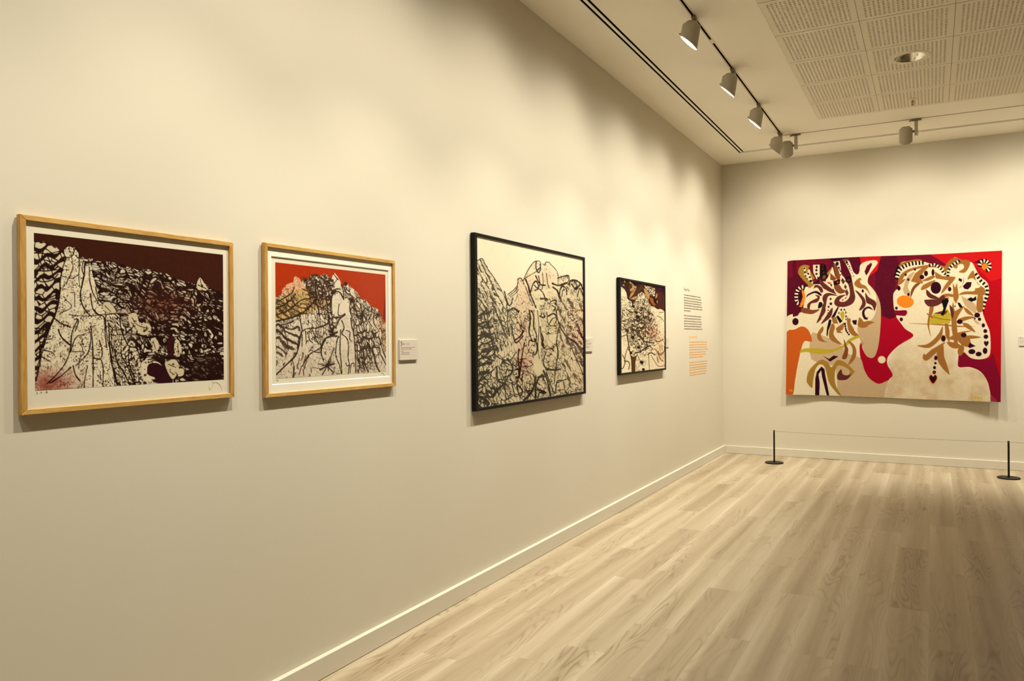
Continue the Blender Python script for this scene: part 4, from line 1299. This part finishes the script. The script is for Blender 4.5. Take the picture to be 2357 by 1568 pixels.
# ================================================================== FRAMED PRINTS (left wall)
def lin(c):
    c = np.asarray(c, float)/255.
    return np.where(c <= .04045, c/12.92, ((c+.055)/1.055)**2.4)
def art_mesh(name, arr, pos, white, refl, mat, parent, gain=1.):
    """fine sheet of points carrying the printed colours; pos(u,v) -> xyz arrays"""
    h, w_ = arr.shape[:2]
    u, v = np.meshgrid(np.linspace(0, 1, w_), np.linspace(0, 1, h))
    P = np.stack(pos(u, v), -1).reshape(-1, 3)
    i = np.arange(h*w_).reshape(h, w_)
    q = np.stack([i[:-1, :-1], i[1:, :-1], i[1:, 1:], i[:-1, 1:]], -1).reshape(-1, 4)
    me = bpy.data.meshes.new(name); me.vertices.add(len(P)); me.vertices.foreach_set('co', P.astype(np.float32).ravel())
    me.loops.add(q.size); me.loops.foreach_set('vertex_index', q.astype(np.int32).ravel())
    me.polygons.add(len(q)); me.polygons.foreach_set('loop_start', np.arange(0, q.size, 4, dtype=np.int32))
    try: me.polygons.foreach_set('loop_total', np.full(len(q), 4, np.int32))
    except Exception: pass
    me.update(calc_edges=True); me.validate()
    a = me.color_attributes.new('print', 'FLOAT_COLOR', 'POINT')
    c = np.clip(lin(arr)/lin(np.array(white))*np.array(refl)*gain, 0.0012, .92).reshape(-1, 3)
    a.data.foreach_set('color', np.c_[c, np.ones(len(c))].astype(np.float32).ravel())
    for p in (): pass
    return obj(name, me, mat, parent)
def framed(label, y0, y1, z0, z1, d, bar, mats, arr, img, white, inner, matwin=None, refl=(.72, .645, .48), sig=()):
    """y,z: outer size; img: printed rectangle; everything local to the frame's lower left corner on the wall"""
    t = empty('framed_print', (0, y0, z0)); tag(t, label, 'framed print', 'framed prints on the left wall')
    W_, Hh = y1-y0, z1-z0
    back = .004
    def rail(name, a, b, c, e, mat):            # outer a,b -> inner c,e, mitred at 45 degrees
        m = MB(); n = 0
        pts = [a, b, e, c]
        m.v = [(back, p[0], p[1]) for p in pts]+[(d, p[0], p[1]) for p in pts]
        m.f = [(0, 1, 2, 3), (7, 6, 5, 4), (0, 4, 5, 1), (1, 5, 6, 2), (2, 6, 7, 3), (3, 7, 4, 0)]
        return m.build(name, mat, t, bevel=.0012)
    by, bz = bar
    O = [(0, 0), (W_, 0), (W_, Hh), (0, Hh)]; I = [(by, bz), (W_-by, bz), (W_-by, Hh-bz), (by, Hh-bz)]
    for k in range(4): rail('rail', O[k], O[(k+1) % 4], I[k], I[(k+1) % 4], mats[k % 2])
    px = inner
    s = MB().box((back+.001, by-.003, bz-.003), (px, W_-by+.003, Hh-bz+.003)).build('paper_sheet', M_paper if not matwin or True else M_mat, t)
    a, b, c, e = img[0]-y0, img[1]-y0, img[2]-z0, img[3]-z0
    art_mesh('printed_image', arr, lambda u, v: (np.full_like(u, px+.0004), a+(b-a)*u, e-(e-c)*v), white, refl, M_print, s)
    if matwin:
        ma, mb_, mc, me_ = matwin[0]-y0, matwin[1]-y0, matwin[2]-z0, matwin[3]-z0
        mt = MB(); mx0, mx1 = px+.0008, px+.0045
        o = [(by-.003, bz-.003), (W_-by+.003, bz-.003), (W_-by+.003, Hh-bz+.003), (by-.003, Hh-bz+.003)]
        i_ = [(ma-.003, mc-.003), (mb_+.003, mc-.003), (mb_+.003, me_+.003), (ma-.003, me_+.003)]; j_ = [(ma, mc), (mb_, mc), (mb_, me_), (ma, me_)]
        for k in range(4):
            l = (k+1) % 4
            mt.quad((mx1, *o[k]), (mx1, *o[l]), (mx1, *i_[l]), (mx1, *i_[k]))
        mo = obj('mat_board', mesh('mat_board', mt.v, mt.f), M_mat, t)
        mv = MB()
        for k in range(4):
            l = (k+1) % 4; mv.quad((mx1, *i_[k]), (mx1, *i_[l]), (mx0, *j_[l]), (mx0, *j_[k]))
        obj('mat_bevel', mesh('mat_bevel', mv.v, mv.f), M_bevel, mo)
    g = MB().box((d-.0075, by-.002, bz-.002), (d-.0058, W_-by+.002, Hh-bz+.002)).build('glass_pane', M_glass, t)
    for nm, pts, r in sig:
        m = MB()
        for pl_ in pts:
            m.tube([(px+.0006, p[0]-y0, p[1]-z0) for p in crv(pl_, 4)] if len(pl_) > 2 else [(px+.0006, p[0]-y0, p[1]-z0) for p in pl_], r, 4)
        m.build(nm, M_pencil, s)
    return t
PAPW = (226, 208, 160)
sg1 = [[(2.062, 1.352), (2.0665, 1.348), (2.064, 1.338), (2.058, 1.326), (2.052, 1.322), (2.048, 1.328), (2.047, 1.334)],
       [(2.066, 1.349), (2.072, 1.346), (2.078, 1.349), (2.086, 1.346), (2.098, 1.338), (2.106, 1.327), (2.109, 1.315)]]
ed1 = [[(1.402, 1.347), (1.405, 1.352), (1.408, 1.346)], [(1.414, 1.348), (1.418, 1.353), (1.421, 1.348)], [(1.430, 1.349), (1.434, 1.354), (1.438, 1.349), (1.433, 1.350)]]
framed('oak-framed print of a dark brown sky over a patterned slope, leftmost on the wall',
       1.3535, 2.162, 1.2855, 1.8885, .022, (.0185, .0165), (M_oak, M_oakv), art_ridge(), (1.400, 2.1185, 1.3565, 1.8375), PAPW, .0125,
       sig=(('signature', sg1, .0004), ('edition_number', ed1, .0005)))
sg2 = [[(3.098, 1.330), (3.100, 1.339), (3.108, 1.340), (3.118, 1.336), (3.126, 1.328)]]
ed2 = [[(2.394, 1.338), (2.399, 1.343), (2.403, 1.336), (2.408, 1.341)]]
framed('oak-framed print with bright red sky above pale spires in a white mat',
       2.323, 3.202, 1.271, 1.907, .022, (.0185, .0165), (M_oak, M_oakv), art_redsky(), (2.3945, 3.1385, 1.346, 1.832), PAPW, .0085,
       matwin=(2.3715, 3.158, 1.3245, 1.8528), sig=(('signature', sg2, .0006), ('edition_number', ed2, .0006)))
framed('large black-framed print of sketchy black peaks under an empty pale sky',
       3.968, 5.640, 1.077, 2.1415, .034, (.030, .018), (M_blackf, M_blackf), art_peaks(), (3.995, 5.613, 1.092, 2.1265), (244, 232, 196), .026)
framed('small black-framed print of a pale mountain below a dark patterned sky',
       6.410, 7.733, 1.185, 2.039, .034, (.030, .018), (M_blackf, M_blackf), art_mountain(), (6.436, 7.707, 1.200, 2.024), (240, 222, 178), .029)

# ================================================================== TAPESTRY (back wall)
t = empty('tapestry', (.81, D, .77)); tag(t, 'red and cream woven tapestry of a horned beast facing a profile head', 'tapestry')
C4 = dict(tl=(.822, 2.479), tr=(3.120, 2.458), br=(3.091, .768), bl=(.797, .784))
def tap(u, v, back=0.):
    x = (C4['tl'][0]*(1-u)+C4['tr'][0]*u)*(1-v)+(C4['bl'][0]*(1-u)+C4['br'][0]*u)*v
    z = (C4['tl'][1]*(1-u)+C4['tr'][1]*u)*(1-v)+(C4['bl'][1]*(1-u)+C4['br'][1]*u)*v
    bot = .034+.028*np.clip(1-u/.18, 0, 1)**1.5+.050*np.clip((u-.72)/.28, 0, 1)**1.8+.004*np.sin(u*21)
    dd = .016+(bot-.016)*v**1.6+.0025*np.sin(u*17+1)*(1-v)+.002*np.sin(u*9+v*7)
    z = z+.006*np.sin(u*5.2+.4)*(v > .5)*(v-.5)*2-.004*np.cos(u*9)*(1-v)-.010*np.clip(1-u/.02, 0, 1)*(1-v)
    return x-.81, -(dd-back), z-.77
art_mesh('woven_front', art_tapestry(), lambda u, v: tap(u, v), (230, 206, 150), (.565, .49, .345), M_wool, t)
u, v = np.meshgrid(np.linspace(0, 1, 41), np.linspace(0, 1, 21)); i = np.arange(41*21).reshape(21, 41)
bx_, by_, bz_ = tap(u, v, .006); fx_, fy_, fz_ = tap(u, v, .0006)
bv = np.stack([bx_, by_, bz_], -1).reshape(-1, 3); fv = np.stack([fx_, fy_, fz_], -1).reshape(-1, 3)
edge = list(i[0, :])+list(i[1:, -1])+list(i[-1, -2::-1])+list(i[-2:0:-1, 0])
F = [(int(a), int(b), int(c), int(d)) for a, b, c, d in zip(i[:-1, :-1].ravel(), i[:-1, 1:].ravel(), i[1:, 1:].ravel(), i[1:, :-1].ravel())]
n = 41*21; F += [(int(edge[k]), int(edge[(k+1) % len(edge)]), int(edge[(k+1) % len(edge)])+n, int(edge[k])+n) for k in range(len(edge))]
obj('lining', mesh('lining', np.r_[bv, fv].tolist(), F), M_lining, t)
MB().box((.03, -.011, 1.62), (2.27, 0, 1.66)).build('hanging_batten', M_lining, t)

# ================================================================== LABELS AND WALL TEXT
def word_marks(m, y, z, y1, h, rng, flip=1):
    """a line of print too small to read: letter-sized marks grouped into words"""
    while y < y1-.004:
        n = rng.choice((2, 3, 4, 5, 6, 7, 8, 9))
        for k in range(n):
            if y > y1: break
            wd = h*rng.uniform(.42, .62); up = h*(1.0 if rng.random() > .3 else 1.45); dn = -h*.4 if rng.random() < .12 else 0
            s_ = h*.13
            m.append((y, z+dn, y+s_, z+up)); m.append((y+wd-s_, z, y+wd, z+h))
            if rng.random() < .45: m.append((y, z+h-s_, y+wd, z+h))
            if rng.random() < .25: m.append((y, z, y+wd, z+s_))
            y += wd+h*.24
        y += h*.6
def marks_obj(name, rects, mat, parent, face, th=.0004):
    mb = MB()
    for a, b, c, d in rects:
        if face == 'x': mb.box((0, a, b), (th, c, d))
        else: mb.box((a, -th, b), (c, 0, d))
    return mb.build(name, mat, parent)
def text_mesh(name, s, size, mat, parent, loc, width, face='x'):
    cu_ = bpy.data.curves.new(name, 'FONT'); cu_.body = s; cu_.size = size; cu_.extrude = .0002; cu_.resolution_u = 3
    to = bpy.data.objects.new(name, cu_); COL.objects.link(to)
    me = bpy.data.meshes.new_from_object(to.evaluated_get(bpy.context.evaluated_depsgraph_get()))
    bpy.data.objects.remove(to, do_unlink=True); bpy.data.curves.remove(cu_)
    xs_ = [q.co.x for q in me.vertices]; k = width/(max(xs_)-min(xs_)); x0 = min(xs_)
    for q in me.vertices:
        a, b, c = (q.co.x-x0)*k, q.co.y, q.co.z+.0002
        q.co = (c, a, b) if face == 'x' else (a, -c, b)
    me.materials.clear(); me.name = name
    return obj(name, me, mat, parent, loc)
rg = random.Random(3)
def label_card(label, face, p0, p1, z0, z1, lines, th=.009):
    if face == 'x':
        t = empty('label_card', (0, p0, z0)); MB().box((0, 0, 0), (th, p1-p0, z1-z0)).build('card', M_card, t, bevel=.0008)
    else:
        t = empty('label_card', (p0, D, z0)); MB().box((0, -th, 0), (p1-p0, 0, z1-z0)).build('card', M_card, t, bevel=.0008)
    for a, b, zz, h, mat in lines:
        r = []; word_marks(r, a, zz, b, h, rg)
        o = marks_obj('print_line', r, mat, t, face); o.location = (th, 0, 0) if face == 'x' else (0, -th, 0)
    r = [(.0095, .0895, .0175, .0955), (.0115, .0955, .0155, .0975)]
    o = marks_obj('printed_symbol', r, M_tk, t, face); o.location = (th, 0, 0) if face == 'x' else (0, -th, 0)
    return tag(t, label, 'label', 'exhibition labels')
LN = [(.0095, .0475, .0815, .0036, M_tk), (.050, .084, .0815, .0034, M_tr), (.0095, .0225, .0735, .0034, M_tk), (.0095, .132, .0635, .0030, M_tg),
      (.0095, .107, .0555, .0030, M_tr), (.0095, .038, .0455, .0030, M_tg), (.0095, .087, .0375, .0030, M_tg), (.0095, .090, .0295, .0030, M_tg)]
label_card('pale label card to the right of the red-sky print', 'x', 3.254, 3.412, 1.400, 1.506, LN)
label_card('pale label card tucked behind the right edge of the large black frame', 'x', 5.690, 5.847, 1.404, 1.511, LN)
label_card('label card almost hidden behind the small black frame', 'x', 7.770, 7.928, 1.413, 1.515, LN, .007)
label_card('pale label card on the tapestry wall at the picture edge', 'y', 3.274, 3.43, 1.392, 1.496, LN)
def wall_text(label, y0, head, hz, hw, mat, lines):
    t = empty('wall_text', (.0, y0, lines[-1][0]-.02)); zb = lines[-1][0]-.02
    text_mesh('heading', head, .050, mat, t, (.0002, 0, hz-zb), hw)
    para = []; r = []
    for k, (z, y1) in enumerate(lines):
        if k and lines[k-1][0]-z > .045: para.append(r); r = []
        word_marks(r, 0, z-zb-.006, y1-y0, .0115, rg)
    para.append(r)
    for r in para: marks_obj('paragraph', r, mat, t, 'x').location = (.0002, 0, 0)
    return tag(t, label, 'wall text')
wall_text('dark brown wall text under a heading, near the room corner', 8.517, 'D\u00f6vmeli Tepe', 2.034, .240, M_tw,
  [(1.9875, 9.22), (1.9561, 9.258), (1.9266, 9.281), (1.8989, 9.258), (1.8712, 9.296), (1.8417, 9.296), (1.8122, 8.777), (1.7568, 9.25), (1.7255, 9.243), (1.696, 9.258), (1.6676, 9.266), (1.6388, 9.254), (1.6094, 9.304)])
wall_text('orange wall text set lower than the brown text by the corner', 8.716, 'The Tattooed Hill', 1.503, .335, M_to,
  [(1.4578, 9.524), (1.4277, 9.484), (1.3987, 9.503), (1.3713, 9.556), (1.3412, 9.452), (1.313, 9.433), (1.2848, 9.32), (1.2265, 9.516), (1.1964, 9.508), (1.1664, 9.503), (1.1401, 9.484), (1.1093, 9.484), (1.0818, 9.429)])

# ================================================================== BARRIER
def stanchion(x, y, label):
    t = empty('barrier_post', (x, y, 0)); tag(t, label, 'barrier post', 'low barrier posts before the tapestry')
    MB().lathe([(.098, 0), (.106, .002), (.106, .011), (.103, .0135), (.02, .0145)], 48).build('base_plate', M_iron, t, smooth=True)
    MB().lathe([(.0098, .0145), (.0098, .392), (.0085, .395)], 20).build('post', M_iron, t, smooth=True)
    MB().lathe([(.004, 0), (.004, .004)], 12, 'y', (0, -.0128, .380)).build('cord_eyelet', M_steel, t)
    return t
S = [(.747, 9.708), (3.124, 9.713), (5.50, 9.715)]
stanchion(*S[0], 'low black barrier post with round foot near the room corner')
stanchion(*S[1], 'low black barrier post with round foot below the tapestry edge at right')
stanchion(*S[2], 'low black barrier post right of the picture')
for (a, b), lab in zip(((0, 1), (1, 2)), ('thin grey barrier cord stretched between the two black posts', 'thin grey barrier cord leaving the right-hand post towards the picture edge')):
    p, q = S[a], S[b]
    pts = [(p[0]+.0095+(q[0]-p[0]-.019)*k/16, p[1]+(q[1]-p[1])*k/16, .382-.010*math.sin(math.pi*k/16)) for k in range(17)]
    o = MB().tube(pts, .0021, 6).build('guard_rope', M_lampd, smooth=True); tag(o, lab, 'cord', 'barrier cords')
